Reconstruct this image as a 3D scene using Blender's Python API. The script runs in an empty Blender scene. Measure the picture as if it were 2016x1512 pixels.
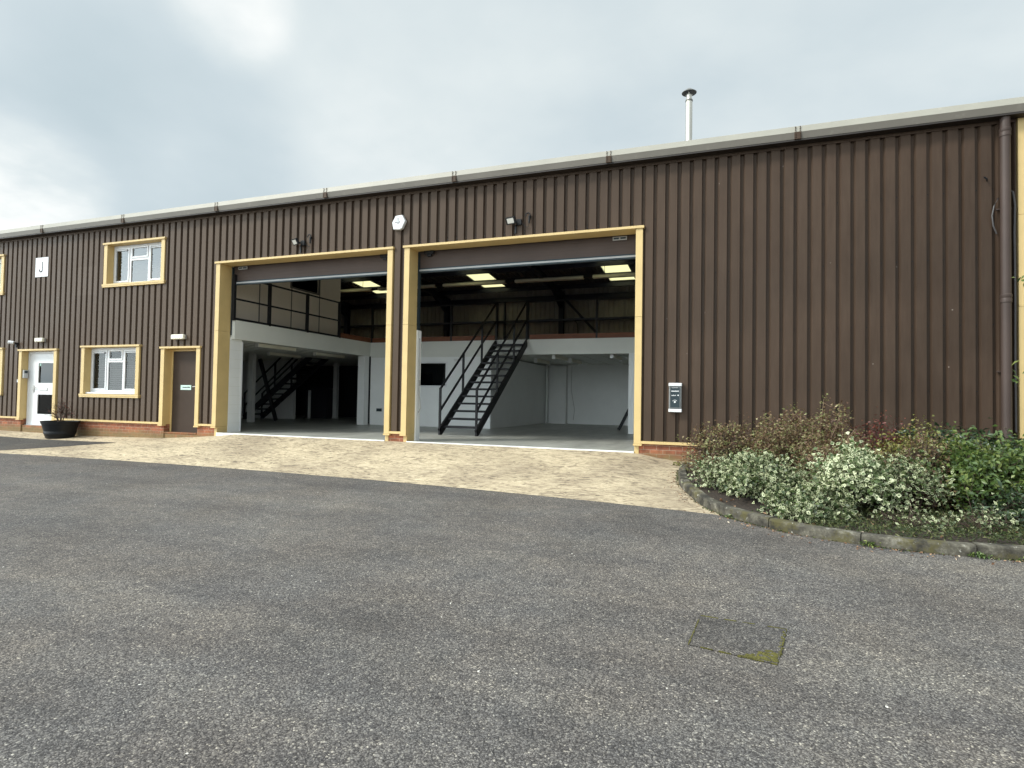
import bpy, math, random
import numpy as np
from mathutils import Vector, Matrix
R_ = math.radians
random.seed(7)
sc = bpy.context.scene
COL = sc.collection

# ------------------------------------------------------------------ helpers
class MB:
    def __init__(s): s.v = []; s.f = []
    def add(s, vs, fs):
        n = len(s.v); s.v += [tuple(p) for p in vs]; s.f += [tuple(i + n for i in f) for f in fs]; return s
    def box(s, x0, x1, y0, y1, z0, z1):
        if x0 > x1: x0, x1 = x1, x0
        if y0 > y1: y0, y1 = y1, y0
        if z0 > z1: z0, z1 = z1, z0
        return s.add([(x0,y0,z0),(x1,y0,z0),(x1,y1,z0),(x0,y1,z0),(x0,y0,z1),(x1,y0,z1),(x1,y1,z1),(x0,y1,z1)],
              [(0,3,2,1),(4,5,6,7),(0,1,5,4),(1,2,6,5),(2,3,7,6),(3,0,4,7)])
    def beam(s, a, b, w, h, up=(0,0,1)):
        a = Vector(a); b = Vector(b); d = (b-a).normalized(); up = Vector(up)
        sd = d.cross(up)
        if sd.length < 1e-4: sd = d.cross(Vector((0,1,0)))
        sd.normalize(); u = sd.cross(d).normalized()
        vs = []
        for p in (a, b):
            for (i, j) in ((-1,-1),(1,-1),(1,1),(-1,1)): vs.append(p + sd*i*w/2 + u*j*h/2)
        return s.add(vs, [(0,1,2,3),(7,6,5,4),(0,4,5,1),(1,5,6,2),(2,6,7,3),(3,7,4,0)])
    def tube(s, pts, r, n=8, r1=None, cap=True):
        pts = [Vector(p) for p in pts]; rings = []; base = len(s.v)
        m = len(pts)
        for i, p in enumerate(pts):
            d = (pts[min(i+1, m-1)] - pts[max(i-1, 0)]).normalized()
            a = Vector((0,0,1)) if abs(d.z) < .9 else Vector((1,0,0))
            u = d.cross(a).normalized(); w = d.cross(u).normalized()
            rr = r if r1 is None else r + (r1-r)*i/(m-1)
            for k in range(n):
                t = 2*math.pi*k/n; s.v.append(tuple(p + (u*math.cos(t) + w*math.sin(t))*rr))
        for i in range(m-1):
            for k in range(n):
                a = base+i*n+k; b = base+i*n+(k+1) % n
                s.f.append((a, b, b+n, a+n))
        if cap:
            s.f.append(tuple(base+k for k in range(n))[::-1]); s.f.append(tuple(base+(m-1)*n+k for k in range(n)))
        return s
    def lathe(s, prof, c, n=24, closed=False):
        base = len(s.v)
        for (r, z) in prof:
            for k in range(n):
                t = 2*math.pi*k/n; s.v.append((c[0]+r*math.cos(t), c[1]+r*math.sin(t), c[2]+z))
        for i in range(len(prof)-1):
            for k in range(n):
                a = base+i*n+k; b = base+i*n+(k+1) % n
                s.f.append((a, b, b+n, a+n))
        return s
    def poly(s, pts, z0, z1, axis='z'):
        n = len(pts)
        def P(p, h):
            return (p[0], p[1], h) if axis == 'z' else (p[0], h, p[1])
        vs = [P(p, z0) for p in pts] + [P(p, z1) for p in pts]
        fs = [tuple(range(n))[::-1], tuple(range(n, 2*n))] + [(i, (i+1) % n, (i+1) % n+n, i+n) for i in range(n)]
        return s.add(vs, fs)
    def build(s, name, mat, parent=None, smooth=False, bevel=0, fix=True):
        me = bpy.data.meshes.new(name); me.from_pydata(s.v, [], s.f); me.update()
        if fix:
            import bmesh
            bm = bmesh.new(); bm.from_mesh(me); bmesh.ops.recalc_face_normals(bm, faces=bm.faces); bm.to_mesh(me); bm.free()
        o = bpy.data.objects.new(name, me); COL.objects.link(o)
        if mat is not None: me.materials.append(mat)
        if parent is not None: o.parent = parent
        if smooth:
            for p in me.polygons: p.use_smooth = True
            mod = o.modifiers.new('es', 'EDGE_SPLIT'); mod.split_angle = R_(35)
        if bevel:
            b = o.modifiers.new('bv', 'BEVEL'); b.width = bevel; b.segments = 2; b.limit_method = 'ANGLE'
        return o
def MBX(*a): return MB().box(*a)
def PN(x0, x1, y, z0, z1, m, parent):   # one sheet of glass facing the yard
    return MB().add([(x0,y,z0),(x1,y,z0),(x1,y,z1),(x0,y,z1)], [(0,1,2,3)]).build('pane', m, parent, fix=False)
def tag(o, label, cat, group=None):
    o['label'] = label; o['category'] = cat
    if group: o['group'] = group
    return o
def struct(o, kind='structure'): o['kind'] = kind; return o
def thing(name, label, cat, loc=(0,0,0), group=None):
    e = bpy.data.objects.new(name, None); COL.objects.link(e); e.location = loc; e.empty_display_size = .2
    return tag(e, label, cat, group)
def keep(o, root):   # part built in world coordinates under a root that stands elsewhere
    o.parent = root; o.matrix_parent_inverse = Matrix.Translation(-Vector(root.location)); return o

# ------------------------------------------------------------------ materials
def mat(name): 
    m = bpy.data.materials.new(name); m.use_nodes = True; nt = m.node_tree
    return m, nt, nt.nodes['Principled BSDF']
def N(nt, t, **k):
    n = nt.nodes.new(t)
    for a, b in k.items():
        if hasattr(n, a): setattr(n, a, b)
        else: n.inputs[a.replace('_', ' ')].default_value = b
    return n
def L(nt, a, b): nt.links.new(a, b)
def ramp(nt, stops, interp='LINEAR'):
    r = nt.nodes.new('ShaderNodeValToRGB'); r.color_ramp.interpolation = interp
    e = r.color_ramp.elements
    while len(e) < len(stops): e.new(.5)
    for i, (p, c) in enumerate(stops):
        e[i].position = p; e[i].color = (*c, 1) if len(c) == 3 else c
    return r
def mixc(nt, fac, a, b, mode='MIX'):
    m = nt.nodes.new('ShaderNodeMix'); m.data_type = 'RGBA'; m.blend_type = mode
    for s, v in ((m.inputs[0], fac), (m.inputs[6], a), (m.inputs[7], b)):
        if isinstance(v, (int, float)): s.default_value = v
        elif isinstance(v, tuple): s.default_value = (*v, 1) if len(v) == 3 else v
        else: L(nt, v, s)
    return m.outputs[2]
def coords(nt, scale=(1,1,1), out='Object'):
    t = nt.nodes.new('ShaderNodeTexCoord'); m = nt.nodes.new('ShaderNodeMapping'); m.inputs['Scale'].default_value = scale
    L(nt, t.outputs[out], m.inputs[0]); return m.outputs[0]
def noise(nt, vec, scale, detail=4, rough=.6):
    n = N(nt, 'ShaderNodeTexNoise'); n.inputs['Scale'].default_value = scale; n.inputs['Detail'].default_value = detail
    n.inputs['Roughness'].default_value = rough; L(nt, vec, n.inputs['Vector']); return n.outputs[0]
def paint(name, c, rough=.5, var=.12, scale=3, metal=0, bump=0, bscale=60, spec=.5, stretch=(1,1,1), dirt=None):
    m, nt, p = mat(name); v = coords(nt, stretch)
    n = noise(nt, v, scale, 5)
    lo = tuple(x*(1-var) for x in c); hi = tuple(min(1, x*(1+var)) for x in c)
    r = ramp(nt, [(.3, lo), (.7, hi)]); L(nt, n, r.inputs[0]); col = r.outputs[0]
    if dirt:
        n2 = noise(nt, v, dirt[1], 6, .7); r2 = ramp(nt, [(dirt[2], (0,0,0)), (dirt[3], (1,1,1))]); L(nt, n2, r2.inputs[0])
        col = mixc(nt, r2.outputs[0], col, dirt[0])
    L(nt, col, p.inputs['Base Color'])
    p.inputs['Roughness'].default_value = rough; p.inputs['Metallic'].default_value = metal
    p.inputs['Specular IOR Level'].default_value = spec
    if bump:
        n3 = noise(nt, coords(nt), bscale, 3); b = N(nt, 'ShaderNodeBump'); b.inputs['Strength'].default_value = bump
        b.inputs['Distance'].default_value = .01; L(nt, n3, b.inputs['Height']); L(nt, b.outputs[0], p.inputs['Normal'])
    return m
M = {}
M['yellow'] = paint('mustard_paint', (.60, .440, .195), .5, .07, 2.5, bump=.12, bscale=120, dirt=((.42,.30,.13), 3.0, .66, .85))
M['white'] = paint('white_plastic', (.70, .71, .72), .35, .03, 3)
M['whitewall'] = paint('white_painted_block', (.80, .81, .80), .7, .04, 1.2, bump=.15, bscale=90)
M['dimwall'] = paint('off_white_painted_wall', (.68, .68, .67), .75, .06, 1.2)
M['fascia'] = paint('cream_grey_board', (.70, .71, .66), .6, .05, 1.0)
M['cream'] = paint('cream_partition', (.76, .68, .57), .6, .05, 1.0)
M['seam'] = paint('grey_seam', (.10, .09, .08), .6)
M['black'] = paint('black_paint', (.012, .012, .014), .5, .2, 6, spec=.25)
M['navy'] = paint('navy_steel_paint', (.010, .013, .028), .55, .2, 4)
M['roofin'] = paint('roof_lining', (.11, .115, .13), .6, .1, 2)
M['darkwall'] = paint('dark_boarding', (.018, .018, .026), .6, .2, 2, stretch=(6,6,.5))
M['timber'] = paint('orange_brown_timber', (.17, .055, .022), .6, .25, 3, stretch=(1,1,6))
M['flue'] = paint('stainless_steel', (.62, .59, .52), .32, .12, 5, metal=.85, stretch=(1,1,.3))
M['capm'] = paint('weathered_steel', (.16, .155, .14), .5, .3, 12, metal=.5)
M['steel'] = paint('brushed_steel', (.45, .45, .44), .4, .1, 8, metal=.7)
M['greyp'] = paint('grey_plastic', (.35, .35, .34), .45, .1, 5)
M['rail_al'] = paint('aluminium_bottom_rail', (.42, .42, .41), .5, .05, 3)
M['gutter'] = paint('gutter_shaded_paint', (.135, .12, .098), .5, .1, 1.4, dirt=((.20,.18,.15), 5, .58, .8))  # face kept darker than the lip, its shade put into the colour
M['gutter_lip'] = paint('gutter_lip_lit_paint', (.34, .325, .275), .5, .06, 2, dirt=((.45,.42,.35), 6, .6, .85))  # paler than the face: sky caught by the lip, put into the colour
M['rubber'] = paint('black_plastic', (.012, .013, .015), .45, .2, 8, spec=.25)
M['cream_light'] = paint('cream_fitting', (.80, .77, .64), .5, .03, 3)
M['soil'] = paint('bark_soil', (.035, .025, .018), .95, .6, 25, bump=.8, bscale=60)
M['pipe'] = paint('brown_pipe_plastic', (.062, .043, .036), .5, .15, 3, spec=.3, dirt=((.36,.28,.23), 9, .70, .78), stretch=(1,1,.5))
M['slate_panel'] = paint('slate_grey_panel', (.028, .042, .050), .4, .15, 8, spec=.2)
M['blind'] = paint('blind_slat', (.13,.125,.12), .5)
M['soffit_shade'] = paint('soffit_shadow_tone', (.022,.016,.013), .6)  # dark tone stands in for the shadow under the gutter
M['cable'] = paint('dark_cable', (.06,.055,.055), .5)
M['ink'] = paint('grey_print', (.09, .095, .10), .5)
M['greenpr'] = paint('pale_green_sticker', (.46, .66, .58), .5)
M['stem'] = paint('shrub_bark', (.065,.042,.030), .85, .35, 20)
M['stem_pale'] = paint('pale_twig', (.20,.135,.085), .85, .3, 20)

def cladding_mat():
    m, nt, p = mat('brown_box_profile_steel'); v = coords(nt)
    n1 = noise(nt, coords(nt, (1,1,.12)), 9, 5, .65)
    r1 = ramp(nt, [(.3, (.049,.032,.0225)), (.7, (.066,.045,.0325))]); L(nt, n1, r1.inputs[0])
    n2 = noise(nt, v, .45, 4, .6); r2 = ramp(nt, [(.40, (.86,.85,.84)), (.62, (1.15,1.13,1.12))]); L(nt, n2, r2.inputs[0])
    c = mixc(nt, 1.0, r1.outputs[0], r2.outputs[0], 'MULTIPLY')
    # paler towards the left: sheen of the slanting view, put into the colour
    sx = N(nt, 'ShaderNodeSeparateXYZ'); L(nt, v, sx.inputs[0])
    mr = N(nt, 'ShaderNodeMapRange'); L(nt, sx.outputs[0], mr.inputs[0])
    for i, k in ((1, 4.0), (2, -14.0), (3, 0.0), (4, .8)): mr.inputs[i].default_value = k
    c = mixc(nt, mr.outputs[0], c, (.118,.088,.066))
    # ghost of a sign board that once hung beside the upper window
    def band(sock, c0, hw):
        a_ = N(nt, 'ShaderNodeMath', operation='SUBTRACT'); L(nt, sock, a_.inputs[0]); a_.inputs[1].default_value = c0
        b_ = N(nt, 'ShaderNodeMath', operation='ABSOLUTE'); L(nt, a_.outputs[0], b_.inputs[0]); d_ = N(nt, 'ShaderNodeMath', operation='LESS_THAN'); L(nt, b_.outputs[0], d_.inputs[0]); d_.inputs[1].default_value = hw; return d_.outputs[0]
    bb_ = N(nt, 'ShaderNodeMath', operation='MULTIPLY'); L(nt, band(sx.outputs[0], -16.3, .42), bb_.inputs[0]); L(nt, band(sx.outputs[2], 4.46, .38), bb_.inputs[1])
    b2_ = N(nt, 'ShaderNodeMath', operation='MULTIPLY'); L(nt, bb_.outputs[0], b2_.inputs[0]); b2_.inputs[1].default_value = .22
    c = mixc(nt, b2_.outputs[0], c, (.17,.135,.11))
    # small scuffs
    vo = N(nt, 'ShaderNodeTexVoronoi'); vo.inputs['Scale'].default_value = 2.2; L(nt, v, vo.inputs['Vector'])
    r3 = ramp(nt, [(0, (1,1,1)), (.022, (1,1,1)), (.035, (0,0,0))]); L(nt, vo.outputs['Distance'], r3.inputs[0])
    c = mixc(nt, r3.outputs[0], c, (.20,.17,.15))
    L(nt, c, p.inputs['Base Color'])
    rr = ramp(nt, [(.3, (.36,)*3), (.7, (.50,)*3)]); L(nt, n2, rr.inputs[0]); L(nt, rr.outputs[0], p.inputs['Roughness'])
    p.inputs['Specular IOR Level'].default_value = .10
    b = N(nt, 'ShaderNodeBump'); b.inputs['Strength'].default_value = .06; b.inputs['Distance'].default_value = .02
    L(nt, noise(nt, v, 3, 2), b.inputs['Height']); L(nt, b.outputs[0], p.inputs['Normal'])
    return m
M['clad'] = cladding_mat()
M['shutter'] = paint('brown_shutter_paint', (.088, .066, .057), .55, .08, 1.5, bump=.05, spec=.15)
M['browndoor'] = paint('brown_door_paint', (.056, .040, .031), .55, .12, 2, spec=.12)

def brick_mat():
    m, nt, p = mat('red_brick'); t = N(nt, 'ShaderNodeTexCoord'); s = N(nt, 'ShaderNodeSeparateXYZ'); L(nt, t.outputs['Object'], s.inputs[0])
    ad = N(nt, 'ShaderNodeMath', operation='ADD'); L(nt, s.outputs[0], ad.inputs[0]); L(nt, s.outputs[1], ad.inputs[1])
    cb = N(nt, 'ShaderNodeCombineXYZ'); L(nt, ad.outputs[0], cb.inputs[0]); L(nt, s.outputs[2], cb.inputs[1])
    b = N(nt, 'ShaderNodeTexBrick'); L(nt, cb.outputs[0], b.inputs['Vector'])
    for k, x in (('Scale', 1.0), ('Mortar Size', .005), ('Brick Width', .225), ('Row Height', .075), ('Mortar Smooth', .3), ('Bias', -.1)): b.inputs[k].default_value = x
    b.inputs['Color1'].default_value = (.36,.125,.065,1); b.inputs['Color2'].default_value = (.20,.075,.045,1); b.inputs['Mortar'].default_value = (.34,.26,.19,1)
    n = noise(nt, t.outputs['Object'], 14, 6, .7); r = ramp(nt, [(.3, (.65,.63,.6)), (.7, (1.25,1.2,1.15))]); L(nt, n, r.inputs[0])
    c = mixc(nt, 1.0, b.outputs['Color'], r.outputs[0], 'MULTIPLY')
    # algae splashed up from the ground
    mr = N(nt, 'ShaderNodeMapRange'); n2 = noise(nt, t.outputs['Object'], 5, 5)
    a2 = N(nt, 'ShaderNodeMath', operation='MULTIPLY_ADD'); L(nt, n2, a2.inputs[0]); a2.inputs[1].default_value = -.28; L(nt, s.outputs[2], a2.inputs[2])
    L(nt, a2.outputs[0], mr.inputs[0])
    for i, k in ((1, .44), (2, .28), (3, 0.0), (4, .7)): mr.inputs[i].default_value = k
    c = mixc(nt, mr.outputs[0], c, (.17,.145,.060))
    L(nt, c, p.inputs['Base Color']); p.inputs['Roughness'].default_value = .9
    bp = N(nt, 'ShaderNodeBump'); bp.inputs['Strength'].default_value = .5; bp.inputs['Distance'].default_value = .01
    hh = mixc(nt, .5, b.outputs['Fac'], n); bp.invert = True; L(nt, hh, bp.inputs['Height']); L(nt, bp.outputs[0], p.inputs['Normal'])
    return m
M['brick'] = brick_mat()

def asphalt_mat(name='worn_tarmac', dark=1.0, fine=False):
    m, nt, p = mat(name); v = coords(nt)
    vo = N(nt, 'ShaderNodeTexVoronoi'); vo.inputs['Scale'].default_value = 150 if fine else 104; vo.inputs['Randomness'].default_value = 1
    n0 = N(nt, 'ShaderNodeTexNoise'); n0.inputs['Scale'].default_value = 40; L(nt, v, n0.inputs['Vector'])
    wv = mixc(nt, .03, v, n0.outputs['Color'], 'ADD'); L(nt, wv, vo.inputs['Vector'])
    sc_ = N(nt, 'ShaderNodeSeparateColor'); L(nt, vo.outputs['Color'], sc_.inputs[0])
    k = dark
    r = ramp(nt, [(0, (.088*k,.083*k,.080*k)), (.35, (.146*k,.138*k,.132*k)), (.72, (.213*k,.202*k,.189*k)), (.94, (.29*k,.275*k,.248*k)), (1, (.52*k,.49*k,.42*k))]); L(nt, sc_.outputs[0], r.inputs[0])
    # dark binder between stones
    e = ramp(nt, [(.25, (1,1,1)), (.66, (.38,.37,.37))]); 
    ms = N(nt, 'ShaderNodeMath', operation='MULTIPLY'); L(nt, vo.outputs['Distance'], ms.inputs[0]); ms.inputs[1].default_value = 1.0
    L(nt, ms.outputs[0], e.inputs[0])
    c = mixc(nt, 1.0, r.outputs[0], e.outputs[0], 'MULTIPLY')
    nl = noise(nt, v, .55, 6, .62); rl = ramp(nt, [(.32, (.80,.80,.80)), (.5, (1.0,.99,.98)), (.68, (1.20,1.18,1.13))]); L(nt, nl, rl.inputs[0])
    c = mixc(nt, 1.0, c, rl.outputs[0], 'MULTIPLY')
    nm = noise(nt, v, 7, 5, .7); rm = ramp(nt, [(.35, (.84,.84,.85)), (.65, (1.16,1.14,1.12))]); L(nt, nm, rm.inputs[0])
    c = mixc(nt, 1.0, c, rm.outputs[0], 'MULTIPLY')
    # rosy and bluish drift of the aggregate
    nh = noise(nt, v, .9, 3); rh = ramp(nt, [(.35, (.98,.995,1.02)), (.65, (1.03,.995,.965))]); L(nt, nh, rh.inputs[0])
    c = mixc(nt, 1.0, c, rh.outputs[0], 'MULTIPLY')
    ns_ = N(nt, 'ShaderNodeTexCoord'); mp_ = N(nt, 'ShaderNodeMapping'); mp_.inputs['Rotation'].default_value = (0,0,R_(-24)); mp_.inputs['Scale'].default_value = (.16,1.5,1); L(nt, ns_.outputs['Object'], mp_.inputs[0])
    nw = noise(nt, mp_.outputs[0], 1.1, 4, .55); rw = ramp(nt, [(.36, (.86,.86,.87)), (.5, (1,1,1)), (.64, (1.15,1.14,1.11))]); L(nt, nw, rw.inputs[0])
    c = mixc(nt, 1.0, c, rw.outputs[0], 'MULTIPLY')
    L(nt, c, p.inputs['Base Color']); p.inputs['Roughness'].default_value = .82; p.inputs['Specular IOR Level'].default_value = .35
    b = N(nt, 'ShaderNodeBump'); b.inputs['Strength'].default_value = .9; b.inputs['Distance'].default_value = .006; b.invert = True
    L(nt, vo.outputs['Distance'], b.inputs['Height']); L(nt, b.outputs[0], p.inputs['Normal'])
    return m
M['asphalt'] = asphalt_mat()
M['tarpatch'] = asphalt_mat('newer_dark_tarmac', .62, True)

def apron_mat():
    m, nt, p = mat('tamped_buff_concrete'); v = coords(nt, (.55, 1.5, 1))
    n = N(nt, 'ShaderNodeTexNoise'); n.inputs['Scale'].default_value = 8.5; n.inputs['Detail'].default_value = 8; n.inputs['Roughness'].default_value = .68; n.inputs['Distortion'].default_value = 1.6
    L(nt, v, n.inputs['Vector'])
    r = ramp(nt, [(.33, (.13,.105,.075)), (.42, (.31,.255,.18)), (.485, (.51,.425,.295)), (.66, (.67,.58,.42))]); L(nt, n.outputs[0], r.inputs[0])
    nl = noise(nt, coords(nt), .8, 4); rl = ramp(nt, [(.35, (.72,.69,.67)), (.6, (1.06,1.04,1.0))]); L(nt, nl, rl.inputs[0])
    c = mixc(nt, 1.0, r.outputs[0], rl.outputs[0], 'MULTIPLY')
    nf = noise(nt, coords(nt), 70, 3); rf = ramp(nt, [(.35, (.82,.82,.82)), (.65, (1.1,1.1,1.1))]); L(nt, nf, rf.inputs[0])
    c = mixc(nt, 1.0, c, rf.outputs[0], 'MULTIPLY')
    L(nt, c, p.inputs['Base Color']); p.inputs['Roughness'].default_value = .85
    b = N(nt, 'ShaderNodeBump'); b.inputs['Strength'].default_value = .8; b.inputs['Distance'].default_value = .03; L(nt, n.outputs[0], b.inputs['Height']); L(nt, b.outputs[0], p.inputs['Normal'])
    return m
M['apron'] = apron_mat()

def floor_mat():
    m, nt, p = mat('grey_painted_floor'); v = coords(nt, (1, .25, 1))
    n = noise(nt, v, 2.2, 7, .7); r = ramp(nt, [(.3, (.27,.275,.25)), (.52, (.38,.385,.35)), (.72, (.47,.47,.43))]); L(nt, n, r.inputs[0])
    L(nt, r.outputs[0], p.inputs['Base Color'])
    n2 = noise(nt, coords(nt), 4, 5); r2 = ramp(nt, [(.3, (.28,)*3), (.7, (.5,)*3)]); L(nt, n2, r2.inputs[0]); L(nt, r2.outputs[0], p.inputs['Roughness'])
    return m
M['floor'] = floor_mat()

def kerb_mat():
    m, nt, p = mat('weathered_kerb_concrete'); v = coords(nt)
    n = noise(nt, v, 5, 8, .7); r = ramp(nt, [(.38, (.022,.020,.015)), (.48, (.060,.054,.041)), (.56, (.105,.096,.073)), (.66, (.25,.235,.19))]); L(nt, n, r.inputs[0])
    n2 = noise(nt, v, 2.6, 6, .7); r2 = ramp(nt, [(.50, (0,0,0)), (.58, (.8,.8,.8))]); L(nt, n2, r2.inputs[0])
    c = mixc(nt, r2.outputs[0], r.outputs[0], (.085,.074,.024)); n3 = noise(nt, v, 22, 3); r3 = ramp(nt, [(.66, (0,0,0)), (.72, (1,1,1))]); L(nt, n3, r3.inputs[0])
    c = mixc(nt, r3.outputs[0], c, (.46,.45,.40))
    L(nt, c, p.inputs['Base Color']); p.inputs['Roughness'].default_value = .9
    b = N(nt, 'ShaderNodeBump'); b.inputs['Strength'].default_value = .6; b.inputs['Distance'].default_value = .02; L(nt, n, b.inputs['Height']); L(nt, b.outputs[0], p.inputs['Normal'])
    return m
M['kerb'] = kerb_mat()

def glass_mat(name, refl, tint=(.9,.93,.92), ior=1.5):
    m = bpy.data.materials.new(name); m.use_nodes = True; nt = m.node_tree; nt.nodes.clear()
    o = N(nt, 'ShaderNodeOutputMaterial'); g = N(nt, 'ShaderNodeBsdfGlossy'); g.inputs['Roughness'].default_value = .02; g.inputs['Color'].default_value = (.95,.97,.98,1)
    t = N(nt, 'ShaderNodeBsdfTransparent'); t.inputs[0].default_value = (*tint, 1); mx = N(nt, 'ShaderNodeMixShader'); fr = N(nt, 'ShaderNodeFresnel'); fr.inputs[0].default_value = ior
    ad = N(nt, 'ShaderNodeMath', operation='ADD'); ad.use_clamp = True; L(nt, fr.outputs[0], ad.inputs[0]); ad.inputs[1].default_value = refl
    n = noise(nt, coords(nt), 1.3, 2); b = N(nt, 'ShaderNodeBump'); b.inputs['Strength'].default_value = .04; b.inputs['Distance'].default_value = .05; L(nt, n, b.inputs['Height']); L(nt, b.outputs[0], g.inputs['Normal'])
    L(nt, ad.outputs[0], mx.inputs[0]); L(nt, t.outputs[0], mx.inputs[1]); L(nt, g.outputs[0], mx.inputs[2]); L(nt, mx.outputs[0], o.inputs[0]); return m
M['glass_hi'] = glass_mat('coated_glass', .07); M['glass'] = glass_mat('window_glass', .0, (.8,.84,.83), 1.4); M['glass_dark'] = glass_mat('tinted_glass', .0, (.25,.28,.28), 1.35)
def skylight_mat():
    m = bpy.data.materials.new('translucent_rooflight'); m.use_nodes = True; nt = m.node_tree; nt.nodes.clear()
    o = N(nt, 'ShaderNodeOutputMaterial'); t = N(nt, 'ShaderNodeBsdfTranslucent'); t.inputs[0].default_value = (.90,.86,.62,1); d = N(nt, 'ShaderNodeBsdfDiffuse'); d.inputs[0].default_value = (.6,.57,.45,1)
    mx = N(nt, 'ShaderNodeMixShader'); mx.inputs[0].default_value = .15; L(nt, t.outputs[0], mx.inputs[1]); L(nt, d.outputs[0], mx.inputs[2]); L(nt, mx.outputs[0], o.inputs[0]); return m
M['skylight'] = skylight_mat()
def lens_mat():
    m, nt, p = mat('floodlight_lens'); p.inputs['Base Color'].default_value = (.55,.54,.50,1); p.inputs['Roughness'].default_value = .25; return m
M['lens'] = lens_mat()

def leaf_mat(name, stops, rough=.45, variegated=None, spec=.5, trans=.25):
    m, nt, p = mat(name); a = N(nt, 'ShaderNodeAttribute'); a.attribute_name = 'rnd'
    r = ramp(nt, stops); L(nt, a.outputs['Fac'], r.inputs[0]); c = r.outputs[0]
    if variegated:
        u = N(nt, 'ShaderNodeUVMap'); s = N(nt, 'ShaderNodeSeparateXYZ'); L(nt, u.outputs[0], s.inputs[0])
        n = N(nt, 'ShaderNodeMath', operation='ADD'); ns = noise(nt, coords(nt), 90, 2); mm = N(nt, 'ShaderNodeMath', operation='MULTIPLY'); L(nt, ns, mm.inputs[0]); mm.inputs[1].default_value = .5
        L(nt, s.outputs[0], n.inputs[0]); L(nt, mm.outputs[0], n.inputs[1])
        n5 = N(nt, 'ShaderNodeMath', operation='SINE'); m5 = N(nt, 'ShaderNodeMath', operation='MULTIPLY'); L(nt, a.outputs['Fac'], m5.inputs[0]); m5.inputs[1].default_value = 57.; L(nt, m5.outputs[0], n5.inputs[0])
        m6 = N(nt, 'ShaderNodeMath', operation='MULTIPLY_ADD'); L(nt, n5.outputs[0], m6.inputs[0]); m6.inputs[1].default_value = .42; L(nt, n.outputs[0], m6.inputs[2]); n = m6
        e = ramp(nt, [(variegated[1], (0,0,0)), (variegated[1]+.1, (1,1,1))]); L(nt, n.outputs[0], e.inputs[0])
        c = mixc(nt, e.outputs[0], c, variegated[0])
    L(nt, c, p.inputs['Base Color']); p.inputs['Roughness'].default_value = rough; p.inputs['Specular IOR Level'].default_value = spec
    if trans:
        t = N(nt, 'ShaderNodeBsdfTranslucent'); L(nt, c, t.inputs[0]); mx = N(nt, 'ShaderNodeMixShader'); mx.inputs[0].default_value = trans
        L(nt, p.outputs[0], mx.inputs[1]); L(nt, t.outputs[0], mx.inputs[2]); L(nt, mx.outputs[0], nt.nodes['Material Output'].inputs[0])
    return m
M['lf_var'] = leaf_mat('white_edged_leaf', [(0, (.026,.048,.014)), (.6, (.058,.090,.028)), (1, (.14,.18,.06))], .4, ((.50,.53,.32), .94))
M['lf_varb'] = leaf_mat('bright_white_edged_leaf', [(0, (.045,.080,.025)), (1, (.14,.19,.07))], .4, ((.68,.71,.46), .84))
M['lf_brown'] = leaf_mat('bronze_shrub_leaf', [(0, (.045,.020,.013)), (.30, (.13,.068,.036)), (.50, (.22,.15,.075)), (.68, (.15,.165,.055)), (.85, (.26,.25,.10)), (1, (.55,.46,.28))], .5)
M['lf_red'] = leaf_mat('dark_red_leaf', [(0, (.045,.010,.010)), (.6, (.13,.025,.020)), (1, (.20,.07,.04))], .45)
M['lf_yel'] = leaf_mat('yellow_green_leaf', [(0, (.09,.10,.025)), (.6, (.20,.20,.045)), (1, (.36,.32,.10))], .45)
M['lf_green'] = leaf_mat('fresh_green_leaf', [(0, (.035,.065,.018)), (.5, (.085,.14,.035)), (.85, (.16,.20,.050)), (1, (.27,.30,.10))], .35)
M['lf_dark'] = leaf_mat('glossy_dark_leaf', [(0, (.012,.026,.011)), (.5, (.028,.052,.022)), (.9, (.055,.088,.036)), (1, (.12,.16,.08))], .32, spec=.5, trans=.1)
M['lf_ground'] = leaf_mat('ground_cover_leaf', [(0, (.025,.040,.012)), (.6, (.060,.085,.024)), (1, (.16,.16,.06))], .6)
M['litter'] = leaf_mat('dead_leaf', [(0, (.12,.055,.025)), (.5, (.28,.15,.08)), (.85, (.45,.30,.19)), (1, (.70,.62,.48))], .8)
M['stone'] = leaf_mat('pale_chipping', [(0, (.25,.24,.22)), (.6, (.45,.43,.38)), (1, (.80,.78,.70))], .8, trans=0)
M['moss'] = paint('moss', (.085,.078,.014), .95, .5, 30, bump=.8, bscale=150)

# ------------------------------------------------------------------ camera
cam = bpy.data.cameras.new('camera'); camo = bpy.data.objects.new('camera', cam); COL.objects.link(camo); sc.camera = camo
cam.sensor_width = 36; cam.lens = 36*1170/2016; cam.clip_end = 3000; cam.clip_start = .05
f_ = 1170.; c_ = (1008., 756.)
A = np.array([-2150-c_[0], 735-c_[1], f_]); A /= np.linalg.norm(A)
B = np.array([1440-c_[0], 795-c_[1], f_]); B = B - A*np.dot(A, B); B /= np.linalg.norm(B)
X = -A; Z = np.cross(X, B)
RR = np.stack([X, B, Z]); mw = Matrix.Identity(4)
for i in range(3):
    mw[i][0] = RR[i,0]; mw[i][1] = -RR[i,1]; mw[i][2] = -RR[i,2]
mw[0][3], mw[1][3], mw[2][3] = 0, -10.9, 1.45
camo.matrix_world = mw

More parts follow.
